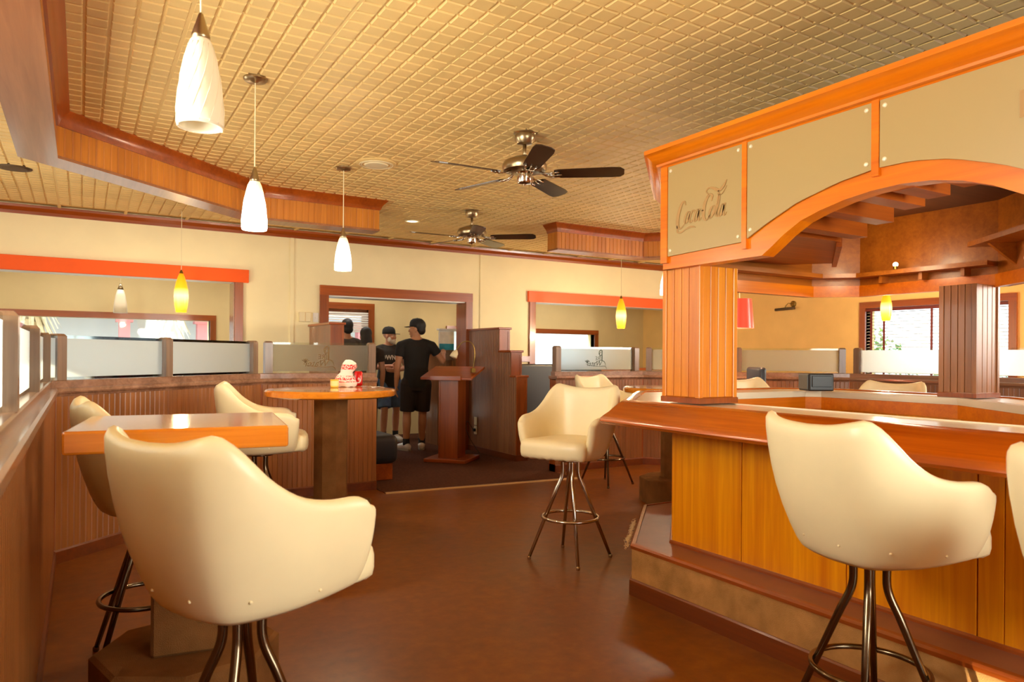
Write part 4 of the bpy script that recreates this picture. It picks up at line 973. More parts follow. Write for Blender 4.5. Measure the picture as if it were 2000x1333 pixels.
obj('grille', MB().lathe([(0.115, -0.012), (0.08, -0.018), (0.001, -0.020)], n=32), M_SPEAKER, sp, world=False, smooth=True)
obj('rim', MB().torus((0, 0, -0.006), 0.118, 0.008, 32, 6), M_SPEAKER, sp, world=False, smooth=True)
pl_ = thing('picture_lamp', 'dark brass picture lamp on the ochre right wall beside the window', 'lamp', (XR, 7.45, 2.16))
obj('wall_disc', xform(MB().lathe([(0.05, 0), (0.05, 0.015), (0.03, 0.025)], n=20), Matrix.Rotation(radians(-90), 4, 'Y')), M_NICKS, pl_, world=False)
obj('arm', MB().tube([(-0.02, 0, 0), (-0.09, 0.03, 0.01), (-0.11, 0.06, -0.03), (-0.11, 0.08, -0.07)], 0.007, 8), M_NICKS, pl_, world=False, smooth=True)
obj('lamp_tube', MB().tube([(-0.11, -0.10, -0.075), (-0.11, 0.26, -0.085)], 0.022, 12), M_SPEAKER, pl_, world=False, smooth=True)

# ------------------------------------------------------------------ podium, stepped walls, wall boxes, booth
def stepped(name, x0, x1, label):
    r = struct_root(name)
    pro = [(7.52, 0), (8.8, 0), (8.8, 1.64), (7.945, 1.64), (7.945, 1.345), (7.65, 1.345), (7.65, 1.035), (7.52, 1.035)]
    n = len(pro); v = [(x0 + 0.004, y, z) for y, z in pro] + [(x1 - 0.004, y, z) for y, z in pro]
    mb = MB().add(v, [tuple(range(n)), tuple(range(2 * n - 1, n - 1, -1))] + [(i, (i + 1) % n, (i + 1) % n + n, i + n) for i in range(n)])
    obj('wall_core', mb, M_BEADD, r)
    bd = MB()
    for xs, sd in ((x0 + 0.004, 1), (x1 - 0.004, -1)):
        for ya, yb_, zt in ((7.52, 7.65, 1.035), (7.65, 7.945, 1.345), (7.945, 8.8, 1.64)): bd.bead((xs, ya), (xs, yb_), sd, 0.08, zt, 0.042, 0.004, 0.008)
    obj('beadboard', bd, M_BEADD, r, kind='stuff')
    for ya, yb_, z in ((7.50, 7.655, 1.035), (7.625, 7.95, 1.345), (7.92, 8.8, 1.64)):
        obj('step_cap', MB().bbox(x0 - 0.02, ya, z, x1 + 0.02, yb_, z + 0.028, 0.006), M_WOOD_R, r)
    for y_, za, zb_ in ((7.52, 0.08, 1.035), (7.65, 1.063, 1.345), (7.945, 1.373, 1.64)):
        w_ = x1 - x0
        obj('end_panel', MB().box(x0, y_ - 0.010, za, x0 + 0.028, y_, zb_).box(x1 - 0.028, y_ - 0.010, za, x1, y_, zb_).box(x0 + 0.028, y_ - 0.010, zb_ - 0.03, x1 - 0.028, y_, zb_).box(x0 + 0.028, y_ - 0.004, za, x1 - 0.028, y_, zb_ - 0.03), M_WOOD_RZ, r)
    obj('baseboard', MB().box(x0 - 0.010, 7.505, 0, x1 + 0.010, 8.8, 0.08), M_BASE, r)
    return r
stepped('wall_stepped_right', 4.59, 4.745, '')
stepped('wall_stepped_left', 2.40, 2.555, '')
ou = thing('wall_outlet', 'pair of ivory outlet plates low on the stepped wall behind the podium', 'outlet', (4.584, 8.55, 0.30))
obj('plate', MB().bbox(-0.008, -0.04, 0.065, 0.0, 0.04, 0.175, 0.003), M_IVORY, ou, world=False)
obj('plate', MB().bbox(-0.008, -0.04, -0.06, 0.0, 0.04, 0.055, 0.003), M_IVORY, ou, world=False)
obj('plug', MB().bbox(-0.04, -0.018, -0.02, -0.008, 0.018, 0.02, 0.005), M_BLACK, ou, world=False)
obj('cord', MB().tube(catmull([(-0.04, 0, 0), (-0.09, 0.02, 0.09), (-0.15, -0.02, 0.12), (-0.19, -0.10, 0.0), (-0.16, -0.2, -0.14), (-0.10, -0.3, -0.28)], 5), 0.004, 6), M_BLACK, ou, world=False, smooth=True)
pd = thing('podium', 'red-brown wooden host podium with slanted desk top and wide base plate near the doorway', 'podium', (3.95, 7.98, 0.006), radians(-47))
obj('base_plate', MB().bbox(-0.27, -0.27, 0.0, 0.27, 0.27, 0.045, 0.008), M_WOOD_RX, pd, world=False)
obj('column', MB().box(-0.125, -0.14, 0.045, 0.125, 0.14, 1.0), M_WOOD_RZ, pd, world=False, bevel=0.004)
for x in (-0.125, 0.107): obj('corner_strip', MB().box(x, -0.148, 0.045, x + 0.018, -0.138, 1.0), M_WOOD_RZ, pd, world=False)
dt = MB().add([(-0.33, -0.24, 1.00), (0.33, -0.24, 1.00), (0.33, 0.26, 1.13), (-0.33, 0.26, 1.13), (-0.33, -0.24, 1.03), (0.33, -0.24, 1.03), (0.33, 0.26, 1.16), (-0.33, 0.26, 1.16)], [(3, 2, 1, 0), (4, 5, 6, 7), (0, 1, 5, 4), (1, 2, 6, 5), (2, 3, 7, 6), (3, 0, 4, 7)])
obj('desk_top', dt, M_WOOD_RX, pd, world=False, bevel=0.004)
obj('desk_lip', MB().bbox(-0.20, -0.262, 0.995, 0.20, -0.24, 1.05, 0.004), M_WOOD_RX, pd, world=False)
rlm = thing('reading_lamp', 'brass gooseneck reading lamp arching over the podium desk', 'lamp', (4.10, 7.73, 1.10))
obj('clamp', MB().bbox(-0.025, -0.025, -0.005, 0.025, 0.025, 0.05, 0.005), M_NICKS, rlm, world=False)
obj('gooseneck', MB().tube(catmull([(0, 0, 0.04), (0.012, -0.02, 0.20), (0.0, -0.01, 0.32), (-0.05, 0.02, 0.375), (-0.12, 0.06, 0.36), (-0.17, 0.085, 0.29), (-0.18, 0.09, 0.26)], 5), 0.006, 8), M_NICKS, rlm, world=False, smooth=True)
obj('lamp_head', xform(MB().lathe([(0.045, -0.09), (0.047, -0.08), (0.038, -0.03), (0.020, 0.0), (0.010, 0.01)], n=20), Matrix.Translation((-0.183, 0.092, 0.26)) @ Matrix.Rotation(radians(28), 4, 'Y')), M_IVORY, rlm, world=False, smooth=True)
ph = thing('wall_box', 'ivory control box on the cream wall left of the doorway', 'box', (2.335, YB, 1.70))
obj('box', MB().bbox(-0.068, -0.05, 0.0, 0.068, 0.0, 0.118, 0.006), M_IVORY, ph, world=False)
obj('cover_seam', MB().box(-0.002, -0.053, 0.006, 0.002, -0.049, 0.112), M_CEILD, ph, world=False)
swt = thing('light_switch', 'white light switch plate just left of the doorway casing', 'switch', (2.475, YB, 1.70))
obj('plate', MB().bbox(-0.034, -0.008, 0.0, 0.034, 0.0, 0.115, 0.003), M_WHITE, swt, world=False)
obj('toggle', MB().bbox(-0.006, -0.02, 0.045, 0.006, -0.008, 0.068, 0.002), M_WHITE, swt, world=False)
bo_ = thing('booth_bench', 'black upholstered booth bench below the right wall opening', 'bench', (5.75, 8.3, 0))
obj('backrest', MB().bbox(-0.95, 0.20, 0.30, 0.95, 0.40, 1.19, 0.03, 3), M_BLACK, bo_, world=False, smooth=False)
obj('seat', MB().bbox(-0.95, -0.32, 0.30, 0.95, 0.22, 0.47, 0.03, 3), M_BLACK, bo_, world=False)
obj('base', MB().box(-0.93, -0.26, 0.0, 0.93, 0.38, 0.30), M_WOOD_R, bo_, world=False)
nv = thing('padded_stool', 'dark navy padded low seat just past the end of the left glass partition', 'stool', (2.56, 7.25, 0.006))
obj('seat', MB().bbox(-0.28, -0.28, 0.17, 0.28, 0.28, 0.47, 0.07, 4), M_NAVY, nv, world=False, smooth=True)
obj('base', MB().bbox(-0.23, -0.23, 0.0, 0.23, 0.23, 0.18, 0.01), M_WOOD_R, nv, world=False)
ofc = thing('dark_chair', 'dark navy rounded chair back half hidden right of the near bar pillar', 'chair', (5.98, 5.33, 0), radians(150))
obj('backrest', MB().bbox(-0.27, -0.22, 0.62, -0.20, 0.22, 1.20, 0.03, 3), M_NAVY, ofc, world=False, smooth=True)
obj('seat', MB().bbox(-0.24, -0.22, 0.62, 0.22, 0.22, 0.72, 0.03, 3), M_NAVY, ofc, world=False, smooth=True)
for x in (-0.2, 0.19):
    for y in (-0.19, 0.19): obj('leg', MB().tube([(x, y, 0.63), (x * 1.2, y * 1.2, 0.0)], 0.013, 8), M_CHROME_DARK, ofc, world=False, smooth=True)

# counter and poster holder in the back room
ct = thing('host_counter', 'pale beadboard counter just beyond the doorway on its right', 'counter', (4.62, 9.60, 0.006))
obj('body', MB().box(-0.20, -0.19, 0.0, 0.9, 0.22, 1.325), M_BEADD, ct, world=False)
bdm = MB().bead((-0.20, -0.19), (0.9, -0.19), -1, 0.0, 1.32, 0.042, 0.004, 0.008).bead((-0.20, -0.19), (-0.20, 0.22), 1, 0.0, 1.32, 0.042, 0.004, 0.008)
obj('beadboard', bdm, M_BEADD, ct, world=False, kind='stuff')
obj('counter_top', MB().bbox(-0.23, -0.22, 1.325, 0.92, 0.25, 1.355, 0.005), M_WOOD_RX, ct, world=False)
ps = thing('poster_holder', 'white topped poster holder with teal picture leaning at the counter beside the black-capped man', 'sign', (4.53, 9.33, 1.362))
obj('backing', MB().box(-0.12, 0.03, -0.13, 0.12, 0.045, 0.31), M_WHITE, ps, world=False)
obj('poster_top', MB().box(-0.115, 0.022, 0.11, 0.115, 0.030, 0.28), plain('white_poster', (236, 226, 206), 0.5, var=0.1, scale=12), ps, world=False)
obj('poster_picture', MB().box(-0.115, 0.022, 0.02, 0.115, 0.030, 0.11), plain('teal_poster', (40, 150, 176), 0.4, var=0.2, scale=14), ps, world=False)
obj('poster_bottom', MB().box(-0.115, 0.022, -0.13, 0.115, 0.030, 0.02), plain('brown_grey_poster', (120, 92, 72), 0.4, var=0.5, scale=10), ps, world=False)
obj('top_cap', MB().bbox(-0.15, -0.03, 0.30, 0.15, 0.06, 0.325, 0.006), M_WHITE, ps, world=False)

# ------------------------------------------------------------------ things on the round table
zt_ = 1.0505
yc = thing('yellow_cup', 'small yellow cup on the round table left of the food bag', 'cup', (1.655, 5.36, zt_))
obj('cup', MB().lathe([(0.026, 0.0), (0.030, 0.003), (0.031, 0.062), (0.028, 0.062), (0.027, 0.006), (0.001, 0.006)], n=24, caps=True), plain('yellow_card', (248, 206, 60), 0.4, var=0.02), yc, world=False, autos=40)
obj('white_band', MB().lathe([(0.0316, 0.014), (0.0318, 0.052)], n=24, caps=False), plain('pale_yellow_band', (252, 238, 160), 0.4, var=0), yc, world=False, smooth=True)
bagp = [(0.0, 0, 0.085, 0.05), (0.02, 0.004, 0.088, 0.055), (0.05, 0.0, 0.080, 0.052), (0.085, 0.006, 0.062, 0.044), (0.11, 0.018, 0.047, 0.036), (0.125, 0.026, 0.052, 0.036), (0.15, 0.035, 0.060, 0.034), (0.18, 0.034, 0.050, 0.028), (0.20, 0.028, 0.028, 0.018), (0.205, 0.024, 0.008, 0.006)]
fb = thing('food_bag', 'crumpled white and red wrapped food bag standing on the round table', 'bag', (1.765, 5.46, zt_ + 0.004), radians(-31))
mb = MB(); n = 26; v = []; rnd = random.Random(5)
for z, dx, rx, ry in bagp: v += [(dx + rx * cos(2 * pi * k / n) * (1 + 0.10 * sin(3 * 2 * pi * k / n + z * 40)), ry * sin(2 * pi * k / n) * (1 + 0.14 * sin(5 * 2 * pi * k / n + z * 60)), z + 0.004 * sin(k * 1.7)) for k in range(n)]
f = []; m = []
for i in range(len(bagp) - 1):
    for k in range(n):
        f.append((i * n + k, i * n + (k + 1) % n, (i + 1) * n + (k + 1) % n, (i + 1) * n + k))
f += [tuple(range(n - 1, -1, -1)), tuple((len(bagp) - 1) * n + k for k in range(n))]
mb.add(v, f)
M_WRAP, nt, b = base_mat('white_wrapper_with_red_print')
tc = nt.nodes.new('ShaderNodeTexCoord'); sx = nt.nodes.new('ShaderNodeSeparateXYZ'); nt.links.new(tc.outputs['Generated'], sx.inputs[0])
WHT, RED = lin((246, 236, 220)), lin((216, 40, 34))
zr = nt.nodes.new('ShaderNodeValToRGB'); zr.color_ramp.interpolation = 'CONSTANT'; e = zr.color_ramp.elements
for p_, c_ in ((0.17, RED), (0.21, WHT), (0.25, RED), (0.34, WHT), (0.38, RED), (0.41, WHT), (0.64, RED), (0.82, WHT)):
    q_ = e.new(p_); q_.color = c_
e[0].color = WHT; e[-1].color = WHT
nt.links.new(sx.outputs['Z'], zr.inputs['Fac'])
nb = noise(nt, coords(nt, (90, 90, 140)), 1.0, 2)
th_ = nt.nodes.new('ShaderNodeMath'); th_.operation = 'GREATER_THAN'; th_.inputs[1].default_value = 0.53; nt.links.new(nb, th_.inputs[0])
mxc = nt.nodes.new('ShaderNodeMix'); mxc.data_type = 'RGBA'; nt.links.new(th_.outputs[0], mxc.inputs[0]); nt.links.new(zr.outputs['Color'], mxc.inputs[6]); mxc.inputs[7].default_value = WHT
nt.links.new(mxc.outputs[2], b.inputs['Base Color']); b.inputs['Roughness'].default_value = 0.45
obj('wrapper', mb, M_WRAP, fb, world=False, autos=50)
dc = thing('red_can', 'red drink can with white lettering on the round table, right of the food bag', 'can', (1.925, 5.60, zt_))
obj('body', MB().lathe([(0.026, 0.0), (0.032, 0.008), (0.033, 0.012), (0.033, 0.105), (0.027, 0.118)], n=28), plain('red_can_paint', (226, 26, 20), 0.25, 0.3, var=0.02), dc, world=False, autos=40)
obj('lid', MB().lathe([(0.027, 0.116), (0.028, 0.121), (0.024, 0.121), (0.023, 0.117), (0.001, 0.117)], n=28), M_STEEL, dc, world=False, autos=40)
obj('pull_tab', MB().bbox(-0.008, -0.014, 0.117, 0.008, 0.012, 0.124, 0.002), M_STEEL, dc, world=False)
cs = MB(); ribbon(cs, [(-0.004, 0.03, 0.006), (0.012, 0.028, 0.009), (0.02, 0.045, 0.009), (0.012, 0.064, 0.008), (0.004, 0.058, 0.005), (0.010, 0.046, 0.004)], 5, 0.0004)
ribbon(cs, [(0.022, 0.03, 0.003), (0.028, 0.055, 0.006), (0.024, 0.085, 0.003)], 5, 0.0004)
cs.box(-0.030, 0.050, 0, -0.018, 0.085, 0.0004); cs.box(-0.034, 0.012, 0, -0.018, 0.032, 0.0004)
cs.v = [tuple(Vector(((0.0334 + p[2]) * cos(p[0] / 0.033 - radians(122)), (0.0334 + p[2]) * sin(p[0] / 0.033 - radians(122)), p[1]))) for p in cs.v]
obj('lettering', cs, M_WHITE, dc, world=False, label='white flowing script and panels on the red can')
ky = thing('key_bunch', 'small bunch of keys lying near the right edge of the round table', 'keys', (1.935, 5.36, zt_), radians(20))
obj('key_ring', MB().torus((0, 0, 0.004), 0.018, 0.002, 20, 6), M_STEEL, ky, world=False, smooth=True)
for k in range(4):
    a = k * 1.25 + 0.3; R_ = Matrix.Rotation(a, 4, 'Z') @ Matrix.Translation((0.018, 0, 0.0015 + k * 0.0025))
    obj('key', xform(MB().prism([(0, -0.008), (0.014, -0.010), (0.02, -0.004), (0.05, -0.004), (0.054, 0), (0.05, 0.004), (0.02, 0.004), (0.014, 0.010), (0, 0.008)], 0, 0.002), R_), M_NICKS if k % 2 else M_STEEL, ky, world=False)
wr = thing('paper_wrapper', 'flat white paper scrap on the round table edge nearest the doorway', 'paper', (1.97, 5.27, zt_), radians(-20))
obj('sheet', MB().add([(-0.05, -0.02, 0.001), (0.0, -0.025, 0.007), (0.05, -0.015, 0.002), (0.045, 0.02, 0.001), (0.0, 0.025, 0.008), (-0.05, 0.02, 0.002), (-0.05, -0.02, 0.0), (0.0, -0.025, 0.006), (0.05, -0.015, 0.001), (0.045, 0.02, 0.0), (0.0, 0.025, 0.007), (-0.05, 0.02, 0.001)],
    [(0, 1, 4, 5), (1, 2, 3, 4), (11, 10, 7, 6), (10, 9, 8, 7), (0, 6, 7, 1), (1, 7, 8, 2), (2, 8, 9, 3), (3, 9, 10, 4), (4, 10, 11, 5), (5, 11, 6, 0)]), M_WHITE, wr, world=False)

# ------------------------------------------------------------------ people
from mathutils.bvhtree import BVHTree
M_SKIN = plain('tan_skin', (196, 138, 100), 0.5, var=0.05, scale=12); M_SKIN2 = plain('pink_skin', (214, 154, 124), 0.5, var=0.06, scale=12)
M_TEE = plain('black_cotton', (30, 26, 22), 0.85, var=0.12, scale=10); M_TEE2 = plain('charcoal_cotton', (52, 46, 42), 0.85, var=0.1, scale=10)
M_SHORT = plain('black_brown_shorts', (40, 28, 22), 0.85, var=0.15, scale=8); M_DENIM = plain('faded_blue_denim', (86, 112, 150), 0.85, var=0.25, scale=14)
M_HAIR = plain('black_hair', (26, 20, 16), 0.6, var=0.2, scale=60); M_BEARD = plain('white_beard', (232, 222, 208), 0.7, var=0.06, scale=60)
M_SHOE = plain('white_sneaker', (236, 232, 222), 0.5, var=0.03); M_SOLE = plain('grey_sole', (170, 164, 152), 0.6, var=0.03)
M_SOCK = plain('dark_sock', (48, 50, 52), 0.9, var=0.1); M_CAPB = plain('black_cap_cloth', (28, 26, 26), 0.8, var=0.1, scale=12)
M_LIP = plain('lip', (170, 98, 80), 0.5, var=0); M_EYE = plain('eye_white', (236, 230, 220), 0.3, var=0); M_IRIS = plain('dark_iris', (40, 26, 18), 0.2, var=0)
M_SEATD = plain('dark_brown_cloth', (58, 44, 32), 0.85, var=0.15, scale=10)

def limb(mb, pts, n=12):
    # tapering capsule chain through (point, radius)
    P = [Vector(p) for p, r in pts]; R = [r for p, r in pts]
    mb.tube(P, R, n)
    for p, r in zip(P, R): mb.ball(p, r, n=n, m=8)
def torso(mb, levels, n=20):
    # levels: (z, cx, cy, rx, ry)
    v = []; f = []
    for z, cx, cy, rx, ry in levels: v += [(cx + rx * cos(2 * pi * k / n), cy + ry * sin(2 * pi * k / n), z) for k in range(n)]
    for i in range(len(levels) - 1):
        for k in range(n): f.append((i * n + k, i * n + (k + 1) % n, (i + 1) * n + (k + 1) % n, (i + 1) * n + k))
    f += [tuple(range(n - 1, -1, -1)), tuple((len(levels) - 1) * n + k for k in range(n))]
    mb.add(v, f)
def fuse(name, mb, mat, parent, voxel, smooth=3, label=None):
    me = bpy.data.meshes.new(name + '_raw'); me.from_pydata(mb.v, [], mb.f)
    bm = bmesh.new(); bm.from_mesh(me); bmesh.ops.recalc_face_normals(bm, faces=bm.faces[:]); bm.to_mesh(me); bm.free()
    o = bpy.data.objects.new(name, me); COL.objects.link(o)
    rm = o.modifiers.new('remesh', 'REMESH'); rm.mode = 'VOXEL'; rm.voxel_size = voxel
    if smooth: sm = o.modifiers.new('smooth', 'SMOOTH'); sm.factor = 0.5; sm.iterations = smooth
    m2 = bpy.data.meshes.new_from_object(o.evaluated_get(bpy.context.evaluated_depsgraph_get()))
    o.modifiers.clear(); o.data = m2; m2.name = name; bpy.data.meshes.remove(me); m2.materials.clear(); m2.materials.append(mat); m2.shade_smooth()
    o.parent = parent; WORLD[o.name] = root_matrix(parent)
    if label: o['label'] = label
    return o
def hand(mb, w_, d, side, curl=0.5, s=1.0):
    # wrist w_, direction d of the fingers, side = thumb side direction; fingers curl towards d x side
    d = Vector(d).normalized(); t = Vector(side).normalized(); pn = d.cross(t).normalized(); w_ = Vector(w_)
    R = Matrix((d, t, pn)).transposed()
    mb.ball(w_ + d * 0.05 * s, 0.052 * s, 0.040 * s, 0.016 * s, 12, 8, R)
    for k, (off, L) in enumerate(((0.028, 0.070), (0.010, 0.080), (-0.009, 0.074), (-0.027, 0.058))):
        b_ = w_ + d * 0.088 * s + t * off * s; j1 = b_ + (d * cos(curl * 0.5) + pn * sin(curl * 0.5)) * L * 0.45 * s
        j2 = j1 + (d * cos(curl * 1.3) + pn * sin(curl * 1.3)) * L * 0.33 * s; j3 = j2 + (d * cos(curl * 2.0) + pn * sin(curl * 2.0)) * L * 0.25 * s
        limb(mb, [(b_ - d * 0.02 * s, 0.0095 * s), (b_, 0.0095 * s), (j1, 0.0088 * s), (j2, 0.008 * s), (j3, 0.0068 * s)], 8)
    b_ = w_ + d * 0.03 * s + t * 0.030 * s; j1 = b_ + (d * 0.6 + t * 0.75 + pn * 0.25).normalized() * 0.038 * s; j2 = j1 + (d * 0.9 + t * 0.3 + pn * 0.4).normalized() * 0.030 * s
    limb(mb, [(w_ + d * 0.02 * s + t * 0.015 * s, 0.013 * s), (b_, 0.012 * s), (j1, 0.0105 * s), (j2, 0.0085 * s)], 8)
def person(label, loc, rot, H, skin, tee, shorts, arms, legs, head_yaw, hair, cap=None, beard=False, chest=None, long_legs=False, sleeve=0.5, build=1.0, thumbs=None, voxel=0.0085, neck_fwd=0.0, shoe=True):
    r = thing('person', label, 'person', loc, rot, 'people beyond the doorway'); s = H / 1.75
    S = Matrix.Diagonal((s, s, s, 1)); mb = MB(); b = build
    HC = Vector((0.025 + neck_fwd, 0, 1.625)); HR = Matrix.Translation(HC) @ Matrix.Rotation(head_yaw, 4, 'Z')
    torso(mb, [(0.86, 0.0, 0, .085 * b, .13 * b), (0.92, -0.005, 0, .115 * b, .165 * b), (1.0, 0.0, 0, .112 * b, .155 * b), (1.10, 0.008, 0, .105 * b, .142 * b), (1.22, 0.008, 0, .115 * b, .158), (1.32, 0.004, 0, .122, .175), (1.40, -0.006, 0, .108, .180), (1.45, -0.012, 0, .078, .130), (1.485, -0.012, 0, .055, .07)])
    limb(mb, [((-0.014, 0, 1.44), .062), ((0.0 + neck_fwd * .5, 0, 1.52), .056), ((0.008 + neck_fwd, 0, 1.575), .056)])
    for y in (-1, 1): limb(mb, [((-0.014, y * .045, 1.475), .048), ((-0.012, y * .12, 1.44), .052), ((-0.01, y * .195, 1.405), .056)])
    # head: skull, jaw, nose, brow, lips, chin, ears in one surface
    hd = MB()
    hd.ball((-0.012, 0, 0.045), .098, .077, .092, 20, 14); hd.ball((0.022, 0, -0.015), .070, .062, .088, 18, 12); hd.ball((0.030, 0, -0.062), .050, .047, .040, 14, 10)
    hd.ball((0.070, 0, -0.090), .020, .024, .018); hd.ball((0.082, 0, 0.028), .016, .052, .012); hd.ball((0.080, 0, -0.060), .016, .026, .013)
    limb(hd, [((0.084, 0, 0.018), .010), ((0.098, 0, -0.008), .012), ((0.103, 0, -0.024), .0145), ((0.088, 0, -0.030), .012)], 8)
    for y in (-1, 1):
        hd.ball((-0.012, y * .078, -0.008), .020, .009, .031, 10, 8); hd.ball((0.066, y * .038, -0.018), .022, .022, .020); hd.ball((0.095, y * .012, -0.026), .009, .008, .008)
    mb.add([HR @ Vector(p) for p in hd.v], hd.f)
    for side, (sh, el, wr, hdir, tdir, curl) in arms.items():
        sh, el, wr = Vector(sh), Vector(el), Vector(wr)
        limb(mb, [(sh, .060), (sh.lerp(el, .35), .052), (el, .040)]); limb(mb, [(el, .041), (el.lerp(wr, .3), .041), (wr, .026)])
        hand(mb, wr, hdir, tdir, curl)
    for side, (hp, kn, an, toe) in legs.items():
        hp, kn, an, toe = Vector(hp), Vector(kn), Vector(an), Vector(toe)
        limb(mb, [(hp, .092 * b), (hp.lerp(kn, .4), .080 * b), (kn, .055)]); limb(mb, [(kn, .054), (kn.lerp(an, .3) + Vector((-0.012, 0, 0)), .058), (an, .036)])
        limb(mb, [(an, .036), (an.lerp(toe, .5) + Vector((0, 0, -0.02)), .034), (toe, .026)])
    xform(mb, S); body = fuse('body', mb, skin, r, voxel * s)
    # face details
    for y in (-1, 1):
        e = MB().ball((0.082, y * .031, 0.010), .0115, .0135, .0095, 10, 8); xform(e, S @ HR); eo = obj('eye', e, M_EYE, body, smooth=True, world=False)
        e = MB().ball((0.0915, y * .031, 0.010), .0035, .0055, .0055, 8, 6); xform(e, S @ HR); obj('iris', e, M_IRIS, eo, smooth=True, world=False)
        e = MB(); e.tube([(0.088, y * .014, 0.028), (0.088, y * .032, 0.034), (0.076, y * .052, 0.028)], [.003, .004, .002], 6); xform(e, S @ HR); obj('eyebrow', e, M_BEARD if beard else M_HAIR, body, smooth=True, world=False)
    e = MB(); e.tube([(0.088, -.022, -0.060), (0.098, 0, -0.058), (0.088, .022, -0.060)], [.003, .006, .003], 8); xform(e, S @ HR); obj('mouth', e, M_LIP, body, smooth=True, world=False)
    # clothing
    sm = MB(); g = 0.013
    torso(sm, [(0.84, 0.0, 0, .128 * b, .185 * b), (0.92, 0.0, 0, .132 * b, .18 * b), (1.0, 0.002, 0, .128 * b, .172 * b), (1.10, 0.008, 0, .122 * b, .160 * b), (1.22, 0.008, 0, .130 * b, .172), (1.32, 0.004, 0, .136, .186), (1.40, -0.006, 0, .120, .184), (1.455, -0.012, 0, .090, .145), (1.482, -0.012, 0, .072, .09)])
    for side, (sh, el, wr, hdir, tdir, curl) in arms.items():
        sh, el, wr = Vector(sh), Vector(el), Vector(wr); c = sh.lerp(el, sleeve)
        sm.tube([sh.lerp(el, -0.12), sh, sh.lerp(c, .5), c], [.058, .069, .067, .066], 14); sm.ball(sh, .070)
        if sleeve > 0.9: limb(sm, [(el, .056), (el.lerp(wr, .85), .040)])
    for y in (-1, 1): limb(sm, [((-0.014, y * .062, 1.455), .058), ((-0.012, y * .13, 1.435), .062), ((-0.01, y * .195, 1.405), .067)])
    xform(sm, S); shirt = fuse('shirt', sm, tee, r, 0.011 * s, 3)
    tm = MB()
    torso(tm, [(0.80, 0.0, 0, .118 * b, .170 * b), (0.90, 0.0, 0, .130 * b, .182 * b), (1.0, 0.0, 0, .122 * b, .166 * b), (1.03, 0.0, 0, .118 * b, .160 * b)])
    for side, (hp, kn, an, toe) in legs.items():
        hp, kn, an = Vector(hp), Vector(kn), Vector(an)
        if long_legs: tm.tube([hp, hp.lerp(kn, .5), kn, kn.lerp(an, .5), an + Vector((0, 0, 0.02))], [.108 * b, .096 * b, .078, .070, .062], 14)
        else: tm.tube([hp, hp.lerp(kn, .5), hp.lerp(kn, .92)], [.112 * b, .106 * b, .098 * b], 14)
        tm.ball(hp, .108 * b)
    xform(tm, S); obj_t = fuse('trousers' if long_legs else 'shorts', tm, shorts, r, 0.011 * s, 3)
    for side, (hp, kn, an, toe) in legs.items():
        an, toe = Vector(an), Vector(toe); d = (toe - an); d.z = 0; d.normalize(); hl = Vector((an.x, an.y, 0.04)) - d * 0.045; tp = hl + d * 0.265
        so = MB(); so.tube([(an + Vector((0, 0, .075))), an + Vector((0, 0, .03)), an + Vector((0, 0, -.02))], [.046, .045, .048], 12); xform(so, S)
        obj('sock', so, M_SOCK, r, smooth=True, world=False)
        sn = MB(); limb(sn, [(hl + Vector((0, 0, .012)), .044), (hl + d * .05 + Vector((0, 0, .025)), .050), (hl + d * .13 + Vector((0, 0, .010)), .046), (hl + d * .20, .042), (tp - d * .03 + Vector((0, 0, -.004)), .034)])
        sn.v = [(p[0], p[1], max(p[2], 0.012)) for p in sn.v]
        xform(sn, S); sho = fuse('shoe', sn, M_SHOE if shoe else M_BLACK, r, 0.007 * s, 3)
        sl = MB(); n_ = Vector((-d.y, d.x, 0)); out = [(hl - d * .040 + n_ * .02), (hl - d * .040 - n_ * .02), (hl + d * .03 - n_ * .040), (hl + d * .16 - n_ * .046), (tp - d * .01 - n_ * .022), (tp + d * .006), (tp - d * .01 + n_ * .022), (hl + d * .16 + n_ * .046), (hl + d * .03 + n_ * .040)]
        sl.prism([(p.x, p.y) for p in reversed(out)], 0.0, 0.022); xform(sl, S); obj('sole', sl, M_SOLE if shoe else M_BLACK, sho, world=False)
    # hair and cap
    hm = MB()
    if hair == 'short':
        hm.ball((-0.018, 0, 0.050), .104, .083, .096, 20, 14); hm.ball((-0.060, 0, -0.015), .056, .072, .062, 16, 10)
        hm.v = [p for p in hm.v]
        keep = lambda p: True
    elif hair == 'long':
        hm.ball((-0.018, 0, 0.048), .108, .088, .100, 20, 14); limb(hm, [((-0.055, 0, 0.0), .080), ((-0.075, 0, -0.14), .092), ((-0.085, 0, -0.30), .085), ((-0.080, 0, -0.40), .05)])
    if hm.v: xform(hm, S @ HR @ Matrix.Translation((-0.012, 0, 0.004))); obj_h = fuse('hair', hm, M_HAIR, body, 0.009 * s, 3)
    if cap:
        cm = MB(); cr_ = [(0.104, .082, 0.035), (0.106, .084, 0.060), (0.102, .081, 0.095), (0.088, .070, 0.125), (0.060, .048, 0.146), (0.025, .02, 0.153), (0.002, .002, 0.154)]
        n = 24; v = []
        for rx, ry, z in cr_: v += [(-0.012 + rx * cos(2 * pi * k / n), ry * sin(2 * pi * k / n), z) for k in range(n)]
        f = [(i * n + k, i * n + (k + 1) % n, (i + 1) * n + (k + 1) % n, (i + 1) * n + k) for i in range(len(cr_) - 1) for k in range(n)] + [tuple(range(n - 1, -1, -1))]
        cm.add(v, f); xform(cm, S @ HR); co = obj('cap', cm, cap, body, smooth=True, world=False)
        bm_ = MB(); pl = [(0.060, -0.072), (0.10, -0.070), (0.150, -0.052), (0.172, 0), (0.150, 0.052), (0.10, 0.070), (0.060, 0.072)]
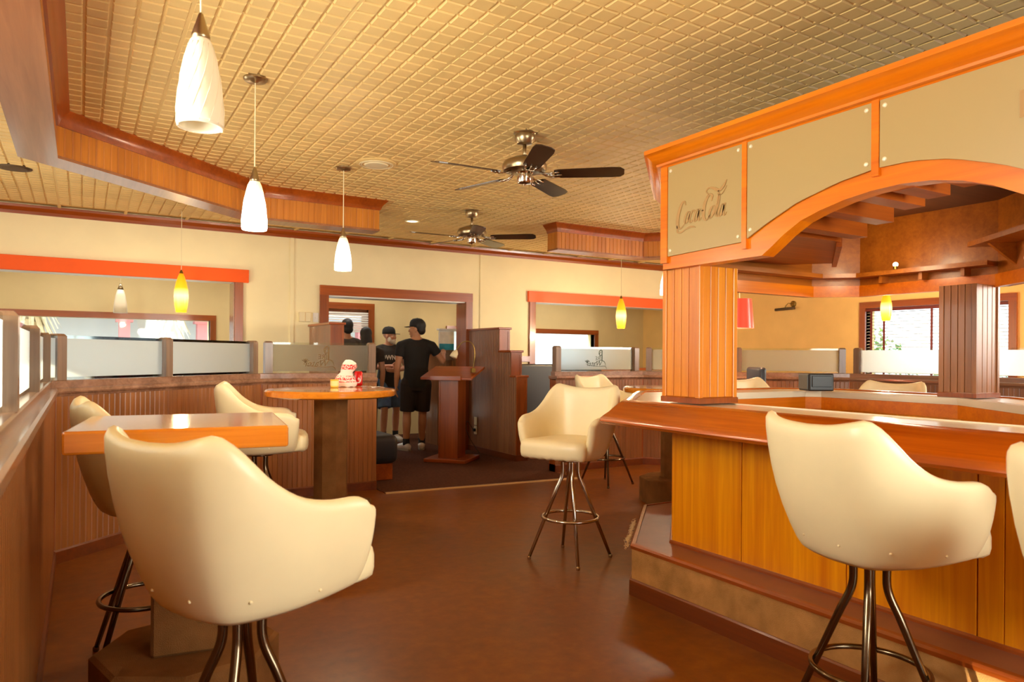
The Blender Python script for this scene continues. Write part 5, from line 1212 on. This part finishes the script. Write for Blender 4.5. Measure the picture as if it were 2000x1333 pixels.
        v = [(x, y, 0.052 - (x - 0.06) * 0.12 - abs(y) * 0.10) for x, y in pl] + [(x, y, 0.046 - (x - 0.06) * 0.12 - abs(y) * 0.10) for x, y in pl]; n = len(pl)
        bm_.add(v, [tuple(range(n)), tuple(range(2 * n - 1, n - 1, -1))] + [(i, (i + 1) % n, (i + 1) % n + n, i + n) for i in range(n)]); xform(bm_, S @ HR)
        obj('cap_bill', bm_, cap, co, world=False); bt = MB().ball((-0.012, 0, 0.155), .006, n=8, m=6); xform(bt, S @ HR); obj('cap_button', bt, cap, co, smooth=True, world=False)
    if beard:
        be = MB(); be.ball((0.052, 0, -0.078), .050, .056, .045); be.ball((0.078, 0, -0.100), .026, .034, .030); be.ball((0.02, .052, -0.05), .035, .018, .045); be.ball((0.02, -.052, -0.05), .035, .018, .045); be.ball((0.094, 0, -0.048), .009, .026, .007)
        xform(be, S @ HR); fuse('beard', be, M_BEARD, body, 0.007 * s, 2)
    if chest:
        tree = BVHTree.FromPolygons([v.co for v in shirt.data.vertices], [tuple(p.vertices) for p in shirt.data.polygons])
        q = text_mb(chest, 0.095, 0.0, 0.0, False, 'CENTER', 0.003); vs = []
        for p in q.v:
            y, z = p[0] * 0.85, 1.265 * s + p[1]
            h_ = tree.ray_cast(Vector((1.0, y, z)), Vector((-1, 0, 0)))[0]
            vs.append((h_.x + 0.003 if h_ else 0.14, y, z))
        q.v = vs; obj('lettering', q, M_WHITE, shirt, world=False, label='white capital letters across the chest')
    return r
# left hand is +y, the figure looks along +x
stand = lambda sp=0.10, fl=0.0, fr=0.0: {'l': ((0, sp, .90), (0.012 + fl, sp + .01, .49), (-0.01 + fl * .8, sp + .01, .085), (0.12 + fl * .8, sp + .03, .035)),
    'r': ((0, -sp, .90), (0.012 + fr, -sp - .01, .49), (-0.01 + fr * .8, -sp - .01, .085), (0.12 + fr * .8, -sp - .03, .035))}
hang = lambda y: ((-0.01, y * .205, 1.40), (-0.03, y * .245, 1.12), (0.03, y * .25, .87), (0.12, 0, -1), (1, -y * 0.2, 0.1), 0.35)
# black-capped man: body turned away, head in profile to the left, right hand on the counter
legs = {'l': ((0, .10, .90), (0.02, .12, .49), (-0.02, .13, .085), (0.09, .19, .035)), 'r': ((0, -.10, .90), (0.03, -.09, .49), (0.07, -.085, .085), (0.20, -.10, .035))}
person('man in black cap, black tee and black shorts seen from behind in the doorway', (3.93, 9.06, 0.006), radians(72), 1.775, M_SKIN, M_TEE, M_SHORT,
    {'l': ((-0.01, .205, 1.40), (-0.02, .25, 1.12), (0.03, .265, .87), (0.15, 0.02, -1), (1, -0.2, 0.1), 0.35),
     'r': ((-0.01, -.205, 1.40), (0.04, -.36, 1.20), (0.24, -.40, 1.31), (1, -0.12, 0.12), (0.1, 1, 0.1), 0.45)}, legs, radians(66), 'short', M_CAPB, voxel=0.0075)
# bearded man facing right, forearms folded
person('white-bearded man in dark cap and lettered charcoal tee, partly behind the man in black', (3.985, 10.22, 0.006), radians(-92), 1.70, M_SKIN2, M_TEE2, M_DENIM,
    {'l': ((-0.01, .205, 1.40), (0.04, .27, 1.14), (0.24, .03, 1.10), (0.2, -1, 0.05), (0.2, 0, 1), 0.5), 'r': ((-0.01, -.205, 1.40), (0.04, -.27, 1.14), (0.22, -.04, 1.17), (0.2, 1, 0.0), (0.2, 0, 1), 0.5)},
    stand(0.10, 0.03, 0.12), radians(48), None, M_CAPB, True, 'OWN IT', build=1.08)
person('short-haired man in dark brown shirt seen from behind against the bright back-room door', (3.30, 10.12, 0.006), radians(80), 1.80, M_SKIN, M_SEATD, M_SHORT,
    {'l': hang(1), 'r': hang(-1)}, stand(), radians(10), 'short', None, long_legs=True, voxel=0.010, shoe=False)
person('woman with long black hair seen from behind beside the man at the bright back-room door', (3.40, 9.58, 0.006), radians(88), 1.665, M_SKIN, M_SEATD, M_SHORT,
    {'l': hang(1), 'r': hang(-1)}, stand(0.09), radians(-8), 'long', None, long_legs=True, voxel=0.010, build=0.92, shoe=False)

# ------------------------------------------------------------------ outside the windows
struct('ground', MB().box(-30, -20, -0.35, 40, 45, -0.12), plain('pale_pavement', (196, 188, 176), 0.9, var=0.06, scale=0.8))
bd_ = thing('pale_building', 'pale grey building with pink pillars and low eave outside the left back window', 'building', (1.5, 24.0, -0.12))
obj('wall', MB().box(-10, 22.2, -0.12, 12, 24.0, 2.6), plain('pale_grey_stucco', (206, 208, 204), 0.9, var=0.03), bd_)
PINK = plain('pink_plaster', (220, 140, 140), 0.8, var=0.04)
for x in (-5.6, -3.4, -1.2, 0.98, 2.86, 5.2, 7.4):
    o = obj('pillar', MB().box(x - 0.13, 21.2, -0.12, x + 0.13, 21.5, 2.12), PINK, bd_); obj('capital', MB().box(x - 0.2, 21.15, 2.12, x + 0.2, 21.55, 2.30), PINK, o)
obj('eave', MB().box(-10, 20.6, 2.30, 12, 24.0, 2.42), plain('blue_grey_eave', (170, 190, 222), 0.7, var=0.03), bd_)
obj('roof', MB().add([(-10, 20.6, 2.42), (12, 20.6, 2.42), (12, 24.0, 3.6), (-10, 24.0, 3.6), (-10, 24.0, 2.42), (12, 24.0, 2.42)], [(0, 1, 2, 3), (0, 3, 4), (1, 5, 2), (3, 2, 5, 4), (0, 4, 5, 1)]), plain('pale_roof', (226, 222, 214), 0.8, var=0.05), bd_)
M_TRUNK = plain('palm_trunk_bark', (150, 136, 116), 0.9, var=0.35, scale=14, bmp=0.4, bscale=20); M_THATCH = plain('dry_palm_thatch', (206, 190, 160), 0.9, var=0.2, scale=10)
M_FROND = plain('palm_frond_green', (84, 112, 50), 0.7, var=0.25, scale=8); M_LEAF = plain('shrub_leaf_green', (96, 132, 60), 0.7, var=0.3, scale=6)
def palm(label, x, y, seed):
    rd = random.Random(seed); r = thing('palm_tree', label, 'tree', (x, y, -0.12))
    obj('trunk', MB().tube([(0, 0, 0), (0.02, 0, 1.2), (0.0, 0, 2.4), (0.03, 0, 3.6)], [.19, .16, .15, .15], 12), M_TRUNK, r, world=False, smooth=True)
    th = MB()
    for k in range(140):
        a = rd.uniform(0, 6.28); z = rd.uniform(1.9, 3.6); L = rd.uniform(.3, .6); d = Vector((cos(a), sin(a), 0)); p = d * .13 + Vector((0, 0, z)); q = p + d * L * .5 + Vector((0, 0, -L)); n_ = Vector((-sin(a), cos(a), 0)) * .035
        th.add([p - n_, p + n_, q + n_ * .3, q - n_ * .3], [(0, 1, 2, 3)])
    obj('thatch', th, M_THATCH, r, world=False, kind='stuff')
    fr_ = MB()
    for k in range(22):
        a = 6.28 * k / 22 + rd.uniform(-.1, .1); up = rd.uniform(.1, .9); d = Vector((cos(a), sin(a), 0)); n_ = Vector((-sin(a), cos(a), 0))
        for j in range(9):
            t0 = 0.2 + j * .06; c = d * t0 + Vector((0, 0, 3.6 + up * t0 - .5 * t0 * t0))
            for sgn in (-1, 1): fr_.add([c, c + d * .05, c + d * .28 + n_ * sgn * .30 + Vector((0, 0, -.12))], [(0, 1, 2)])
    obj('fronds', fr_, M_FROND, r, world=False, kind='stuff'); return r
palm('palm tree with shaggy trunk outside the left window, near its right end', 1.55, 16.0, 1)
palm('palm tree with shaggy trunk outside the left window, near its left end', -0.64, 13.0, 2)
def shrub(label, x, y, rr_, h, seed):
    rd = random.Random(seed); r = thing('green_shrub', label, 'shrub', (x, y, -0.12)); mb = MB()
    for k in range(420):
        a = rd.uniform(0, 6.28); e = rd.uniform(-.1, 1.5); q = rd.uniform(.55, 1.0); c = Vector((rr_ * q * cos(a) * cos(e), rr_ * q * sin(a) * cos(e), h * (.35 + .65 * q * sin(e))))
        u = Vector((rd.uniform(-1, 1), rd.uniform(-1, 1), rd.uniform(-.6, 1))).normalized(); v_ = u.cross(Vector((rd.uniform(-1, 1), rd.uniform(-1, 1), rd.uniform(-1, 1)))).normalized(); s_ = rd.uniform(.05, .09)
        mb.add([c - u * s_, c + v_ * s_ * .45, c + u * s_, c - v_ * s_ * .45], [(0, 1, 2, 3)])
    obj('foliage', mb, M_LEAF, r, world=False, kind='stuff')
    obj('stem', MB().tube([(0, 0, 0), (0, 0, h * .5), (0.05, 0, h * .8)], [.04, .03, .01], 8), M_TRUNK, r, world=False)
shrub('green shrub outside the right-hand window behind the blind, left one', 13.2, 8.3, .8, 2.0, 4)
shrub('green shrub outside the right-hand window behind the blind, right one', 13.6, 6.9, .9, 1.7, 5)
shrub('green shrub at the corner of the pale building, right end of the left window', 3.35, 19.0, .6, 2.0, 6)
